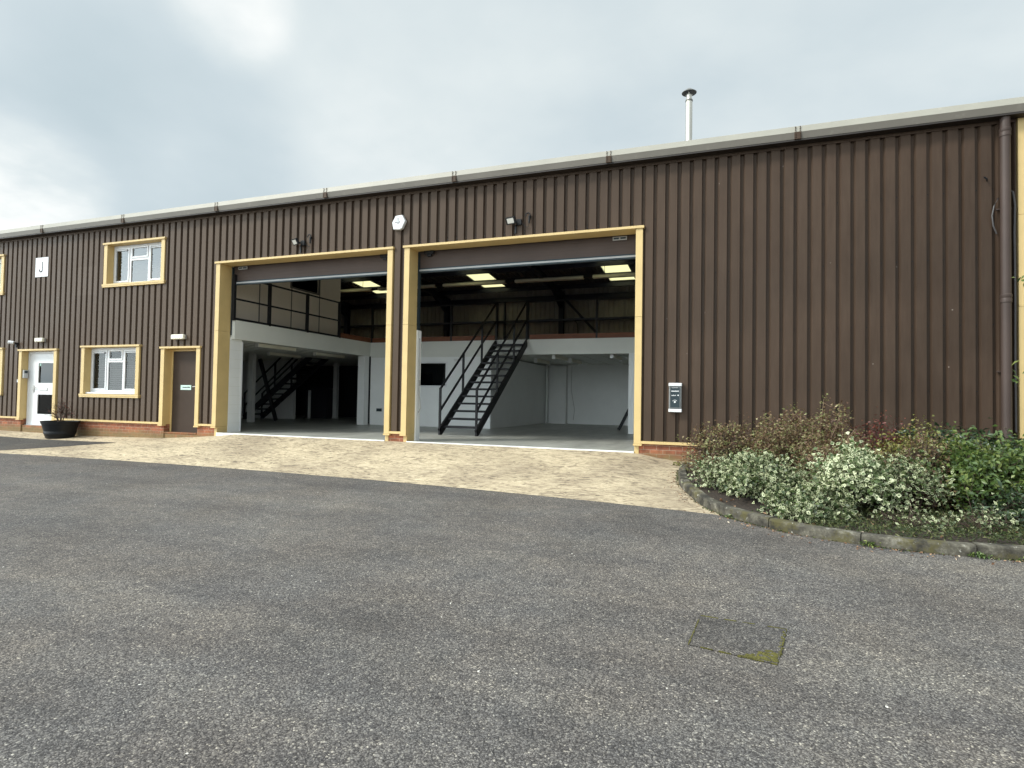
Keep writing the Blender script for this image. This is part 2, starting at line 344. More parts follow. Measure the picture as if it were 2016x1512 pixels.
# ------------------------------------------------------------------ ground
def hb(x): return float(np.interp(x, [-40,-19.6,-16.5,-13.35,-12.1,-11.4,-11.0,-1.65,-1.1,0.5,5,20], [.36,.34,.30,.35,.43,.49,.535,.535,.43,.36,.33,.3]))
def yj(x): return float(np.interp(x, [-40,-21.39,-19.43,-17.48,-15.58,-13.75,-12.,-10.35,-8.81,-7.37,-6.05,-4.84,-3.73,-2.72,-1.8,-.97,-.23,.3,5], [-3.5,-3.32,-3.033,-2.803,-2.629,-2.507,-2.432,-2.4,-2.405,-2.444,-2.51,-2.598,-2.706,-2.829,-2.963,-3.106,-3.255,-3.4,-4.0]))
def g(x, y):
    j = yj(x)
    if y >= j:
        t = min(1, (y-j)/(0-j)); return .11+(hb(x)-.11)*t
    t = min(1, max(0, (y+7.5)/(j+7.5))); return .11*t*t*(3-2*t)*.5+.11*t*.5
def sheet(xs, ys, fz):
    mb = MB(); nx, ny = len(xs), len(ys)
    for y in ys:
        for x in xs: mb.v.append((x, y, fz(x, y)))
    for j in range(ny-1):
        for i in range(nx-1): a = j*nx+i; mb.f.append((a, a+1, a+1+nx, a+nx))
    return mb
def asz(x, y):
    z = g(x, y)
    if y > yj(x): z -= min(.08, (y-yj(x))*.6)
    return z
xs = [-400,-200,-100,-60,-45,-36] + [-32+.4*i for i in range(116)] + [15,18,24,40,80,160,400]
def asy(v, x):
    w = 1 if v > -6 else max(0, (v+12)/6)
    return v+(yj(x)+2.6)*w if v < 1 else v
def sheet2(xs, vs):
    mb = MB(); nx = len(xs)
    for v in vs:
        for x in xs:
            y = asy(v, x); mb.v.append((x, y, g(x, y)-(.05 if v > -2.595 else 0)))
    for j in range(len(vs)-1):
        for i in range(nx-1): a = j*nx+i; mb.f.append((a, a+1, a+1+nx, a+nx))
    return mb
ys = [-400,-200,-100,-50,-30,-20,-15] + [-12+.2*i for i in range(47)] + [-2.6,-2.58,-2.3,-2,-1.5,-1,-.5,0,.6,2,8,20,60,200,400]
struct(sheet2(xs, ys).build('tarmac_yard', M['asphalt'], fix=False, smooth=False))
kerb_pts = [(-.80,-.25),(-.80,-.9),(-.76,-1.5),(-.68,-1.97),(-.52,-2.45),(-.35,-2.90),(-.15,-3.23),(.09,-3.53),(.33,-3.78),(.65,-4.02),(1.0,-4.18),(1.43,-4.29),(1.9,-4.34),(2.5,-4.32),(3.5,-4.28),(6,-4.2),(10,-4.15),(16,-4.1)]
def smooth_path(p, k=8):
    out = []
    P = [Vector((*q, 0)) for q in p]
    for i in range(len(P)-1):
        a = P[max(i-1,0)]; b = P[i]; c = P[i+1]; d = P[min(i+2, len(P)-1)]
        for j in range(k):
            t = j/k; out.append(.5*((2*b)+(c-a)*t+(2*a-5*b+4*c-d)*t*t+(3*b-a-3*c+d)*t**3))
    out.append(P[-1]); return out
KP = smooth_path(kerb_pts)
# concrete apron: strip between the joint line and the building, cut along the kerb at its right end
def kerb_x(y):   # kerb outer face x at a given y (left branch)
    best = None
    for p, q in zip(KP, KP[1:]):
        if p.y >= y >= q.y and p.y > q.y:
            return p.x+(q.x-p.x)*(p.y-y)/(p.y-q.y)
    return KP[0].x if y > KP[0].y else .3
ap = MB(); us = [i/24 for i in range(25)]
axs = [-32+.25*i for i in range(127)]+[None]
rows = []
for u in us:
    row = []
    for x in axs:
        if x is None:
            yy = yj(-.1)*(1-u)+.36*u; xx = kerb_x(yy)+.02; 
            row.append((xx, yy, g(xx, yy)+.004))
        else:
            if x > -.8: continue
            wob = .004*math.sin(x*3.1)+.004*math.sin(x*11.3)
            yy = (yj(x)+wob)*(1-u)+.36*u; row.append((x, yy, g(x, yy)+.004))
    rows.append(row)
nr = len(rows[0])
for r in rows: ap.v += r
for j in range(len(rows)-1):
    for i in range(nr-1): a = j*nr+i; ap.f.append((a, a+1, a+1+nr, a+nr))
n0 = len(ap.v)
for i in range(nr): ap.v.append((rows[0][i][0], rows[0][i][1], rows[0][i][2]-.08))
for i in range(nr-1): ap.f.append((i+1, i, n0+i, n0+i+1))
struct(ap.build('concrete_apron', M['apron'], fix=False))
# newer tarmac patch let into the apron
def flat_patch(poly, dz, step=.25, name='', m=None):
    xs0 = min(p[0] for p in poly); xs1 = max(p[0] for p in poly)
    mb = MB(); prev = None
    n = int((xs1-xs0)/step)+1
    for i in range(n+1):
        x = xs0+(xs1-xs0)*i/n; ysx = []
        for (a, b) in zip(poly, poly[1:]+poly[:1]):
            if (a[0]-x)*(b[0]-x) <= 0 and a[0] != b[0]: ysx.append(a[1]+(b[1]-a[1])*(x-a[0])/(b[0]-a[0]))
        y0, y1 = min(ysx), max(ysx); b0 = len(mb.v)
        for k in range(9):
            y = y0+(y1-y0)*k/8; mb.v.append((x, y, g(x, y)+dz))
        if prev is not None:
            for k in range(8): mb.f.append((prev+k, b0+k, b0+k+1, prev+k+1))
        prev = b0
    return mb.build(name, m, fix=False)
struct(flat_patch([(-13.82,-.80),(-18.1,-.83),(-31.9,-.9),(-31.9,-2.4),(-19,-2.75),(-17.5,-2.60),(-15.29,-2.36)], .009, name='tarmac_patch', m=M['tarpatch']))
# kerb
kb = MB(); W, H = .125, .112
d = 0; seg_start = 0
pts2 = []
acc = [0]
for p, q in zip(KP, KP[1:]): acc.append(acc[-1]+(q-p).length)
def at_len(s):
    for i in range(len(acc)-1):
        if acc[i+1] >= s: t = (s-acc[i])/(acc[i+1]-acc[i]); return KP[i].lerp(KP[i+1], t), (KP[i+1]-KP[i]).normalized()
    return KP[-1], (KP[-1]-KP[-2]).normalized()
s = 0; rnd = random.Random(3)
while s < acc[-1]-.2:
    ln = .78 if s < 3.2 else .915
    jz = rnd.uniform(-.006, .006); ns = 6; base = None
    for k in range(ns+1):
        p, t = at_len(s+.005+(ln-.010)*k/ns); nrm = Vector((-t.y, t.x, 0)); 
        z = g(p.x, p.y)+jz; h = H*min(1, .35+acc[-1]*0+(s+ln*k/ns)/1.6)
        prof = [(0, -.1), (.0, h-.022), (.008, h-.006), (.024, h), (W-.008, h), (W, h-.01), (W, -.1)]
        b0 = len(kb.v)
        for (o_, zz) in prof: kb.v.append((p.x+nrm.x*o_, p.y+nrm.y*o_, z+zz))
        if base is not None:
            for i in range(len(prof)-1): kb.f.append((base+i, b0+i, b0+i+1, base+i+1))
        else: kb.f.append(tuple(range(b0, b0+len(prof))))
        base = b0
    kb.f.append(tuple(range(base, base+len(prof)))[::-1])
    s += ln
struct(kb.build('kerb', M['kerb'], smooth=False))
# planting bed soil inside the kerb
def bedz(x, y): return g(x, min(y, 0))+.075+.03*math.sin(x*2.3+y)*math.cos(y*1.7)
sb = MB(); prev = None
for i in range(0, len(KP), 2):
    p = KP[i]; t = (KP[min(i+1, len(KP)-1)]-KP[max(i-1, 0)]).normalized(); nrm = Vector((-t.y, t.x, 0)); a = p+nrm*.11
    tx = max(-.55, min(a.x+.6, 14)) if a.x < 2 else a.x; b0 = len(sb.v)
    for k in range(13):
        u = k/12; q = a.lerp(Vector((tx, .03, 0)), u); sb.v.append((q.x, q.y, bedz(q.x, q.y)))
    if prev is not None:
        for k in range(12): sb.f.append((prev+k, b0+k, b0+k+1, prev+k+1))
    prev = b0
struct(sb.build('planting_bed', M['soil'], fix=False))

# utility cover
uc = thing('inspection_cover', 'tarmac filled rectangular inspection cover with mossy edges set in the yard', 'inspection cover', (.04,-6.93,.02))
corner = [(-.19,-6.66),(.335,-6.70),(.245,-7.25),(-.235,-7.16)]
mb = MB(); mb.v = [(x, y, g(x,y)+.005) for x, y in corner]; mb.f = [(0,1,2,3)]
keep(mb.build('cover_infill', asphalt_mat('cover_tarmac', .80), fix=False), uc)
mb = MB(); cs = corner+corner[:1]; rr = random.Random(5)
for a, b in zip(cs, cs[1:]):
    n = 14
    for k in range(n):
        if rr.random() < .25: continue
        p = [a[i]+(b[i]-a[i])*k/n for i in (0,1)]; q = [a[i]+(b[i]-a[i])*(k+1)/n for i in (0,1)]
        mb.beam((*p, g(*p)+.005), (*q, g(*q)+.005), rr.uniform(.003,.011), .006)
keep(struct(mb.build('mossy_joint', M['moss']), 'stuff'), uc)
mb = MB()
for k in range(70):
    u = rr.random()**1.6; w = rr.random()**1.3
    px = .245-.20*u; py = -7.235+.17*w*(1-u)+.02
    mb.lathe([(0,.008),(rr.uniform(.006,.018),.003),(.012,-.004)], (px, py, g(px,py)+.003), 6)
for k in range(24):
    u = rr.random(); px = .33-.02*rr.random()-.06*u; py = -6.74-.4*u
    mb.lathe([(0,.007),(rr.uniform(.004,.012),.002),(.01,-.004)], (px, py, g(px,py)+.003), 6)
keep(struct(mb.build('moss', M['moss']), 'stuff'), uc)

# ------------------------------------------------------------------ building
bld = thing('warehouse_building', 'long brown clad warehouse unit with two open roller shutter bays and mustard trim', 'warehouse')
FZ = .55
XL, XR = -32., 3.98
openings = [(-11.685,-6.78,.50,4.665), (-6.496,-1.54,.50,4.665), (-15.58,-13.40,4.27,5.41), (-16.32,-14.17,1.377,2.71), (-18.89,-17.30,.5,2.65), (-13.42,-12.12,.5,2.64),
            (-21.90,-19.71,4.27,5.41), (-21.80,-19.61,1.377,2.71)]
# box profile sheet with the openings cut out
def profile_wall(x0, x1, z0, z1, holes, y0=0., gd=.054, pitch=.21, phase=-1.572, gw=.078, fw=.046, sign=1):
    pr = []
    k0 = math.floor((x0-phase)/pitch)-1
    k = k0
    while phase+k*pitch < x1+pitch:
        a = phase+k*pitch
        pr += [(a, 0), (a+.006, gd), (a+.006+fw, gd), (a+gw, 0)]
        # shallow stiffening crease in the middle of the crown
        k += 1
    def yat(x):
        for p, q in zip(pr, pr[1:]):
            if p[0] <= x <= q[0]: return p[1]+(q[1]-p[1])*((x-p[0])/(q[0]-p[0]) if q[0] > p[0] else 0)
        return 0
    cuts = sorted({x0, x1} | {p[0] for p in pr if x0 < p[0] < x1} | {h[i] for h in holes for i in (0,1) if x0 < h[i] < x1})
    mb = MB()
    for a, b in zip(cuts, cuts[1:]):
        if b-a < 1e-6: continue
        m = (a+b)/2; hs = sorted((max(z0, h[2]), min(z1, h[3])) for h in holes if h[0] < m < h[1])
        z = z0; spans = []
        for h in hs:
            if h[0] > z: spans.append((z, h[0]))
            z = max(z, h[1])
        if z < z1: spans.append((z, z1))
        ya, yb = y0+sign*yat(a), y0+sign*yat(b)
        for s0, s1 in spans: mb.add([(a,ya,s0),(b,yb,s0),(b,yb,s1),(a,ya,s1)], [(0,1,2,3)])
    return mb
trim_w = .11
holes = [(a+.04, b-.04, c+.02 if c > 1 else 0, d-.02) for a, b, c, d in openings]
cl = profile_wall(XL, XR, .745, 5.80, holes)
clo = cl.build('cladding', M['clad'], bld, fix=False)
# fixings in the grooves
fx = MB(); rr = random.Random(2)
for k in range(-100, 27):
    x = -1.572+.21*k+.030
    if x < -20 or k % 2 and rr.random() < .3: continue
    for z in (4.79, 3.75, 2.72, 1.7):
        if any(a-.02 < x < b+.02 and c-.1 < z < d+.05 for a, b, c, d in openings): continue
        fx.tube([(x,.054,z),(x,.044,z)], .008, 6)
for (a, b) in ((-11.6,-6.85), (-6.4,-1.6)):
    x = -1.575+.21*math.ceil((a+1.575)/.21)
    while x < b: fx.tube([(x+.043,.036,4.73),(x+.043,.022,4.73)], .011, 6); x += .21
struct(fx.build('fixing_screws', M['black'], clo), 'stuff')
# header, eaves flashing, gutter
MBX(XL, XR, -.012, .05, 5.765, 5.90).build('eaves_flashing', M['clad'], bld)
MB().box(XL, 14, -.19, -.0125, 5.812, 5.838).box(XL, 14, -.10, .06, 5.90, 5.93).box(XL, 14, -.02, .06, 5.93, 6.0).build('soffit_shade', M['soffit_shade'], bld)  # lower strip added dark to thicken the gutter's shadow band
gp = [(-.09,5.845),(-.20,5.855),(-.235,5.945),(-.215,5.945),(-.185,5.875),(-.09,5.865)]
def extrude_x(prof, x0, x1):
    n = len(prof); return MB().add([(x0, y, z) for y, z in prof]+[(x1, y, z) for y, z in prof],
        [tuple(range(n)), tuple(range(n, 2*n))[::-1]]+[(i, (i+1) % n, (i+1) % n+n, i+n) for i in range(n)])
gut = extrude_x([(-.08,5.84),(-.195,5.84),(-.215,5.945),(-.08,5.945)], XL, 14).build('gutter', M['gutter'], bld)
extrude_x([(-.08,5.947),(-.216,5.947),(-.200,6.05),(-.190,6.055),(-.08,6.055)], XL, 14).build('gutter_lip', M['gutter_lip'], gut)
x = -17.84-3.13*4
while x < 9:
    j = MB().box(x-.05, x+.05, -.222, -.07, 5.832, 5.950)
    for s_ in (-.035, .035):
        for z in (5.865, 5.895, 5.925, 5.97, 6.0, 6.03): j.tube([(x+s_, -.19, z), (x+s_, -.234 if z < 5.95 else -.224, z)], .009, 6)
    j.build('gutter_joint', M['clad'], gut); x += 3.135
# brick plinth
bp = MB()
segs = [(XL,-18.80),(-17.40,-13.31),(-12.20,-11.60),(-6.88,-6.42),(-1.60,4.0)]
for a, b in segs: MBX(a, b, .03, .30, .05, .702).build('brick_plinth', M['brick'], bld)
MBX(-18.80, -17.40, .06, .30, .05, .52).build('brick_step', M['brick'], bld)
MBX(-13.31, -12.20, .05, .30, .05, .505).build('brick_step', M['brick'], bld)
# base flashing ledge, stopping at the openings
bf = MB()
for a, b in ((XL,-18.89),(-17.30,-13.42),(-12.12,-11.685),(-6.78,-6.496),(-1.54,3.98)): MBX(a, b, -.03, .06, .704, .752).build('base_flashing', M['yellow'], bld)
# right hand neighbour in mustard sheet
nb = thing('adjoining_unit', 'mustard coloured flat end wall of the adjoining unit beyond the brown drainpipe', 'building', (8,0,0))
keep(MB().box(4.0, 14, -.02, .3, .2, 2.97).box(4.0, 14, -.02, .3, 2.975, 4.35).box(4.0, 14, -.02, .3, 4.355, 5.89).build('wall', M['yellow']), nb)
keep(MBX(14, 14.3, -.02, 12.3, .2, 5.9).build('side_wall', M['yellow']), nb)

def jamb(mb, x0, x1, z0, z1, y0, y1, seam=None):
    if seam and z0 < seam < z1:
        mb.box(x0, x1, y0, y1, z0, seam-.002); mb.box(x0, x1, y0, y1, seam+.002, z1)
    else: mb.box(x0, x1, y0, y1, z0, z1)
def surround(parent, o, depth, sill=False, big=False):
    x0, x1, z0, z1 = o; w = .125 if big else .12; mb = MB(); zb = .70 if z0 < 1 else z0+.055
    jamb(mb, x0, x0+w, zb, z1-.05, -.032, depth, 3.0 if big else None); jamb(mb, x1-w, x1, zb, z1-.05, -.032, depth, 3.0 if big else None)
    mb.box(x0-.025, x1+.025, -.06, depth, z1-.048, z1)
    if z0 < 1:
        if big:
            for a, b in ((x0+w-.085, x0+w-.004), (x1-w+.004, x1-w+.085)): mb.box(a, b, .02, depth, .40, .698)
        mb.box(x0-.02, x0+w+.012, -.045, .07, .665, .698) ; mb.box(x1-w-.012, x1+.02, -.045, .07, .665, .698)
    else:
        mb.box(x0-.03, x1+.03, -.05, depth, z0+.002, z0+.05); mb.box(x0-.02, x1+.02, -.045, .04, z0-.035, z0)
    return mb.build('surround', M['yellow'], parent, bevel=.003)
# ---- windows
def window(o, ml, mr, tz, glass, blinds, zb, label=None, sill=False):
    x0, x1, z0, z1 = o; w = bpy.data.objects.new('window', None); COL.objects.link(w); w.parent = bld
    if label: w['label'] = label
    surround(w, o, .20)
    a, b = x0+.12, x1-.12; t0, t1 = zb, z1-.05; fy0, fy1 = .155, .215
    fr = MB(); fw = .055
    fr.box(a, a+fw, fy0, fy1, t0, t1).box(b-fw, b, fy0, fy1, t0, t1).box(a+fw, b-fw, fy0, fy1, t0, t0+fw).box(a+fw, b-fw, fy0, fy1, t1-fw, t1)
    fr.box(ml-.03, ml+.03, fy0, fy1, t0+fw, t1-fw).box(mr-.03, mr+.03, fy0, fy1, t0+fw, t1-fw).box(ml+.03, mr-.03, fy0, fy1, tz-.03, tz+.03)
    fr.build('frame', M['white'], w, bevel=.004)
    sashes = [(a+fw, ml-.03, t0+fw, t1-fw), (mr+.03, b-fw, t0+fw, t1-fw), (ml+.03, mr-.03, tz+.03, t1-fw)]
    for (p, q, r0, r1) in sashes:
        k = .045; s = MB(); y0, y1 = .140, .19
        s.box(p+.002, p+k, y0, y1, r0+.002, r1-.002).box(q-k, q-.002, y0, y1, r0+.002, r1-.002).box(p+k, q-k, y0, y1, r0+.002, r0+k).box(p+k, q-k, y0, y1, r1-k, r1-.002)
        s.build('sash', M['white'], w, bevel=.004)
        PN(p+k, q-k, .167, r0+k, r1-k, glass, w)
    PN(ml+.03, mr-.03, .177, t0+fw, tz-.03, glass, w)
    for (p, q) in ((sashes[0][0]+.05, sashes[0][1]-.05), (sashes[1][0]+.05, sashes[1][1]-.05)):
        MBX(p+.02, q-.04, .135, .15, t1-fw-.085, t1-fw-.055).build('trickle_vent', M['white'], w)
    if sill: MBX(a-.02, b+.02, .03, .17, zb-.045, zb-.003).build('sill', M['white'], w, bevel=.006)
    if blinds:
        bl = MB(); z = t0+.06
        while z < t1-.08:
            bl.add([(a+.06, .245, z), (b-.06, .245, z), (b-.06, .262, z+.027), (a+.06, .262, z+.027)], [(0,1,2,3)]); z += .052
        bl.build('blind', M['blind'], w)
        MBX(a+.05, b-.05, .235, .27, t1-.09, t1-.05).build('blind_head', M['greyp'], w)
    return w
window(openings[2], -14.84, -14.17, 4.97, M['glass_hi'], False, 4.325, 'upper window with sky reflected in its panes')
window(openings[3], -15.56, -14.97, 2.30, M['glass'], True, 1.48, 'ground floor window with horizontal blinds behind', True)
window(openings[6], -21.1, -20.45, 4.97, M['glass_hi'], False, 4.325, 'upper window cut by the left edge of the photo')
window(openings[7], -21.0, -20.35, 2.30, M['glass'], True, 1.48, 'ground floor window cut by the left edge of the photo', True)
# net curtain / pale lining behind the upper window gives the grey glazing
# ---- doors
d1 = bpy.data.objects.new('door', None); COL.objects.link(d1); d1.parent = bld; d1['label'] = 'white door with two dark glazed panels'
surround(d1, openings[4], .2)
dl = MB(); a, b = -18.765, -17.43; y0, y1 = .155, .205
dl.box(a, a+.06, .145, .21, .53, 2.60).box(b-.06, b, .145, .21, .53, 2.60).box(a+.06, b-.06, .145, .21, 2.54, 2.60); dl.build('frame', M['white'], d1, bevel=.003)
a += .062; b -= .062; g0, g1 = -18.33, -17.66
dl = MB().box(a, g0, y0, y1, .535, 2.535).box(g1, b, y0, y1, .535, 2.535).box(g0, g1, y0, y1, 2.28, 2.535).box(g0, g1, y0, y1, 1.40, 1.70).box(g0, g1, y0, y1, .535, .83)
dl.build('leaf', M['white'], d1)
for z0, z1 in ((1.70,2.28),(.83,1.40)):
    PN(g0, g1, .178, z0, z1, M['glass_dark'], d1)
    fm = MB().box(g0-.012, g0+.012, .146, .158, z0-.012, z1+.012).box(g1-.012, g1+.012, .146, .158, z0-.012, z1+.012).box(g0+.012, g1-.012, .146, .158, z0-.012, z0+.012).box(g0+.012, g1-.012, .146, .158, z1-.012, z1+.012)
    fm.build('glazing_bead', M['white'], d1)
lp = MB().box(-18.25,-17.92,.143,.156,1.49,1.58); lp.build('letterbox', M['steel'], d1, bevel=.003); MBX(-18.235,-17.935,.138,.1445,1.507,1.563).build('letterbox_flap', M['white'], d1)
MB().tube([(-18.50,.155,1.58),(-18.50,.11,1.58),(-18.36,.11,1.58)], .010, 8).tube([(-18.50,.155,1.50),(-18.50,.135,1.50)], .024, 12).box(-18.53,-18.47,.146,.156,1.44,1.64).build('handle', M['steel'], d1)
MBX(-18.32,-18.25,.171,.1745,2.19,2.27).build('sticker', M['greenpr'], d1)
MBX(-18.77,-17.43,.10,.21,.505,.532).build('threshold', M['steel'], d1)
d2 = bpy.data.objects.new('door', None); COL.objects.link(d2); d2.parent = bld; d2['label'] = 'plain dark brown flush door'
surround(d2, openings[5], .22)
MB().box(-13.298,-13.25,.185,.235,.51,2.585).box(-12.29,-12.242,.185,.235,.51,2.585).box(-13.25,-12.29,.185,.235,2.54,2.585).build('frame', M['yellow'], d2)
MBX(-13.246,-12.294,.195,.235,.515,2.536).build('leaf', M['browndoor'], d2, bevel=.004)
lb = MBX(-12.97,-12.62,.188,.1945,1.57,1.69).build('door_label', M['greenpr'], d2)
MB().box(-12.955,-12.635,.185,.1885,1.585,1.60).box(-12.955,-12.635,.185,.1885,1.665,1.675).build('label_border', M['white'], d2)
tx = MB(); rr = random.Random(9); x = -12.90
while x < -12.66: w_ = rr.uniform(.008,.02); tx.box(x, x+w_, .185, .1885, 1.62, 1.62+rr.uniform(.018,.030)); x += w_+.006
tx.build('door_label_print', M['ink'], d2)
MB().tube([(-12.42,.195,1.66),(-12.42,.15,1.66),(-12.53,.15,1.65)], .009, 8).tube([(-12.42,.195,1.66),(-12.42,.186,1.66)], .025, 12).build('handle', M['steel'], d2)
MBX(-13.30,-12.24,.03,.25,.49,.512).build('threshold', M['brick'], d2)
# ---- roller shutters
for i, o in enumerate(openings[:2]):
    s = bpy.data.objects.new('roller_shutter', None); COL.objects.link(s); s.parent = bld
    s['label'] = 'raised brown roller shutter in the %s bay' % ('left' if i == 0 else 'right, wider looking')
    x0, x1 = o[0], o[1]
    surround(s, o, .33, big=True)
    cu = MB(); z = 4.255; yb = .385
    pr = []
    while z < 4.70: pr += [(yb, z), (yb-.0025, z+.018), (yb-.0025, z+.055), (yb, z+.073)]; z += .075
    a, b = x0+.13, x1-.13
    for p, q in zip(pr, pr[1:]): cu.add([(a,p[0],p[1]),(b,p[0],p[1]),(b,q[0],q[1]),(a,q[0],q[1])], [(0,1,2,3)])
    cu.build('curtain', M['shutter'], s, fix=False)
    MB().box(a, b, .355, .405, 4.195, 4.232).build('bottom_rail', M['rail_al'], s, bevel=.004)
    MB().box(a, b, .362, .40, 4.235, 4.258).box(a, b, .345, .42, 4.165, 4.192).build('rubber_seal', M['slate_panel'], s)
    MBX(x0+.128, x0+.150, .335, .43, 2.93, 4.60).build('guide_rail', M['slate_panel'], s); MBX(x1-.150, x1-.128, .335, .43, .55, 4.60).build('guide_rail', M['slate_panel'], s)
    MBX(x0+.13, x1-.13, .43, .85, 4.30, 4.82).build('roll_housing', M['shutter'], s)
    MBX(x0+.10, x1-.10, .335, .36, 4.625, 4.74).build('head_plate', M['shutter'], s)
    if i == 0: px, mx_ = -11.36, -7.20
    else: px, mx_ = -2.16, -6.10
    MB().box(px, px+.27, .33, .352, 4.53, 4.60).build('maker_plate', M['greyp'], s)
    MB().box(px+.02, px+.12, .325, .331, 4.55, 4.58).box(px+.15, px+.25, .325, .331, 4.55, 4.58).build('maker_plate_print', M['slate_panel'], s)
    MB().box(mx_-.11, mx_+.11, .30, .36, 4.55, 4.62).box(mx_-.05, mx_+.05, .32, .37, 4.50, 4.55).build('safety_latch', M['black'], s)
    # strip at the threshold
    MBX(x0+.126, x1-.126, -.005, .018, .40, .558).build('threshold', M['whitewall'], s)
# ---- inner face of the front wall with the openings left out
def wall_holes(x0, x1, z0, z1, y0, y1, hs):
    mb = MB(); cuts = sorted({x0, x1} | {h[i] for h in hs for i in (0,1) if x0 < h[i] < x1})
    for a, b in zip(cuts, cuts[1:]):
        m = (a+b)/2; z = z0
        for h in sorted((h for h in hs if h[0] < m < h[1]), key=lambda h: h[2]):
            if h[2] > z: mb.box(a, b, y0, y1, z, h[2])
            z = max(z, h[3])
        if z < z1: mb.box(a, b, y0, y1, z, z1)
    return mb
wall_holes(XL, 4.0, .2, 5.96, .30, .33, [(a+.10, b-.10, c+.03 if c > 1 else 0, d-.04) for a, b, c, d in openings]).build('front_wall_lining', M['dimwall'], bld)
MB().box(XL, 14, .305, 12.4, .2, FZ).box(-11.56,-6.91,.019,.303,.2,FZ).box(-6.37,-1.67,.019,.303,.2,FZ).build('floor_slab', M['floor'], bld)
# ---- side and back walls
MBX(3.9, 4.0, .33, 12.3, FZ, 5.94).build('side_wall', M['dimwall'], bld); MBX(XL, XL+.1, .33, 12.3, FZ, 5.94).build('side_wall', M['dimwall'], bld)
MBX(-11.75, 3.9, 12.1, 12.3, FZ, 2.95).build('lower_back_wall', M['whitewall'], bld)
MBX(XL+.1, -11.76, 12.1, 12.3, FZ, 2.95).build('boarded_back_wall', M['darkwall'], bld)
profile_wall(XL, 3.9, 2.9, 6.1, [], y0=12.15, gd=.03, pitch=.2, gw=.07, fw=.04).build('upper_back_wall', paint('sheet_lining', (.30,.285,.275), .6), bld, fix=False)
MBX(XL, 14, 12.31, 12.40, .2, 6.1).build('rear_cladding', M['clad'], bld)
mbp = MB().box(-6.75,-6.15,11.82,12.09,FZ,2.84).box(-7.0,-6.93,11.9,12.09,FZ,2.84)
mbp.build('column_casing', M['whitewall'], bld)
MB().tube([(-5.98,12.07,2.84),(-6.0,12.07,1.9),(-5.85,12.07,1.1),(-5.9,12.07,.7)], .008, 5).build('wall_cable', M['greyp'], bld)
# ---- portal frames
def roofz(y): return 5.98+.09*y if y < 6.1 else 5.98+.09*(12.2-y)
for x in (-26.8,-21.7,-16.6,-11.5,-6.42,-1.3):
    MB().box(x-.09, x+.09, 11.86, 12.08, 2.95, 5.75).build('column', M['navy'], bld)
    mb = MB()
    for (ya, yb_) in ((.6,6.1),(12.05,6.1)):
        mb.beam((x,ya,roofz(ya)-.34),(x,yb_,roofz(yb_)-.30),.14,.24)
    mb.poly([(11.95,5.10),(11.95,5.72),(10.2,5.90)], x-.06, x+.06, 'z')
    for i in range(len(mb.v)-6, len(mb.v)): y_, z_, x_ = mb.v[i]; mb.v[i] = (x_, y_, z_)
    mb.build('rafter', M['navy'], bld)
for x in (-11.72, -6.40):
    pass
MB().box(XL, 3.9, 11.95, 12.09, 5.50, 5.68).build('eaves_beam', M['navy'], bld)
MB().box(XL, 3.9, 12.0, 12.08, 4.64, 4.74).build('sheeting_rail', M['navy'], bld)
MB().box(-8.91,-8.84,12.0,12.09,2.95,5.5).build('sag_rod', M['navy'], bld)
MB().beam((-6.25,11.9,5.50),(-4.95,11.9,4.10),.07,.09).build('cross_brace', M['navy'], bld)
MB().tube([(-5.9,11.95,4.7),(-5.75,11.95,4.5),(-5.72,11.95,4.05)], .018, 6).build('hanging_cable', M['black'], bld)
for y in (1.2,2.6,4.0,5.4,6.9,8.2,9.05,10.35,11.55):
    MB().box(XL, 3.9, y-.03, y+.03, roofz(y)-.19, roofz(y)-.035).build('purlin', M['navy'], bld)
# ---- roof with rooflight strips
sky_x = [(-14.77,-13.86), (-9.60,-8.64), (-4.38,-3.42)]
rf = MB(); spans = []; x = XL
for a, b in sky_x: spans.append((x, a)); x = b
spans.append((x, 14.0))
def roofslab(mb, x0, x1, ya, yb_, dz=0., th=.06):
    za, zb = roofz(ya)+dz, roofz(yb_)+dz
    mb.add([(x0,ya,za),(x1,ya,za),(x1,yb_,zb),(x0,yb_,zb),(x0,ya,za+th),(x1,ya,za+th),(x1,yb_,zb+th),(x0,yb_,zb+th)], [(0,3,2,1),(4,5,6,7),(0,1,5,4),(1,2,6,5),(2,3,7,6),(3,0,4,7)])
roofslab(rf, XL, 14, -.06, 6.1)
for a, b in spans: roofslab(rf, a, b, 6.1, 12.4)
for a, b in sky_x: roofslab(rf, a, b, 6.1, 7.3); roofslab(rf, a, b, 11.5, 12.4)
# corrugation under the roof
x = XL
while x < 3.8:
    if not any(a-.06 < x < b+.03 for a, b in sky_x): roofslab(rf, x, x+.05, 6.2, 12.0, -.032, .03)
    x += .2
rfo = rf.build('roof', M['roofin'], bld)
for a, b in sky_x:
    m_ = MB(); n = 8
    roofslab(m_, a, b, 7.3, 11.5, .02, .006); m_.build('rooflight', M['skylight'], rfo)
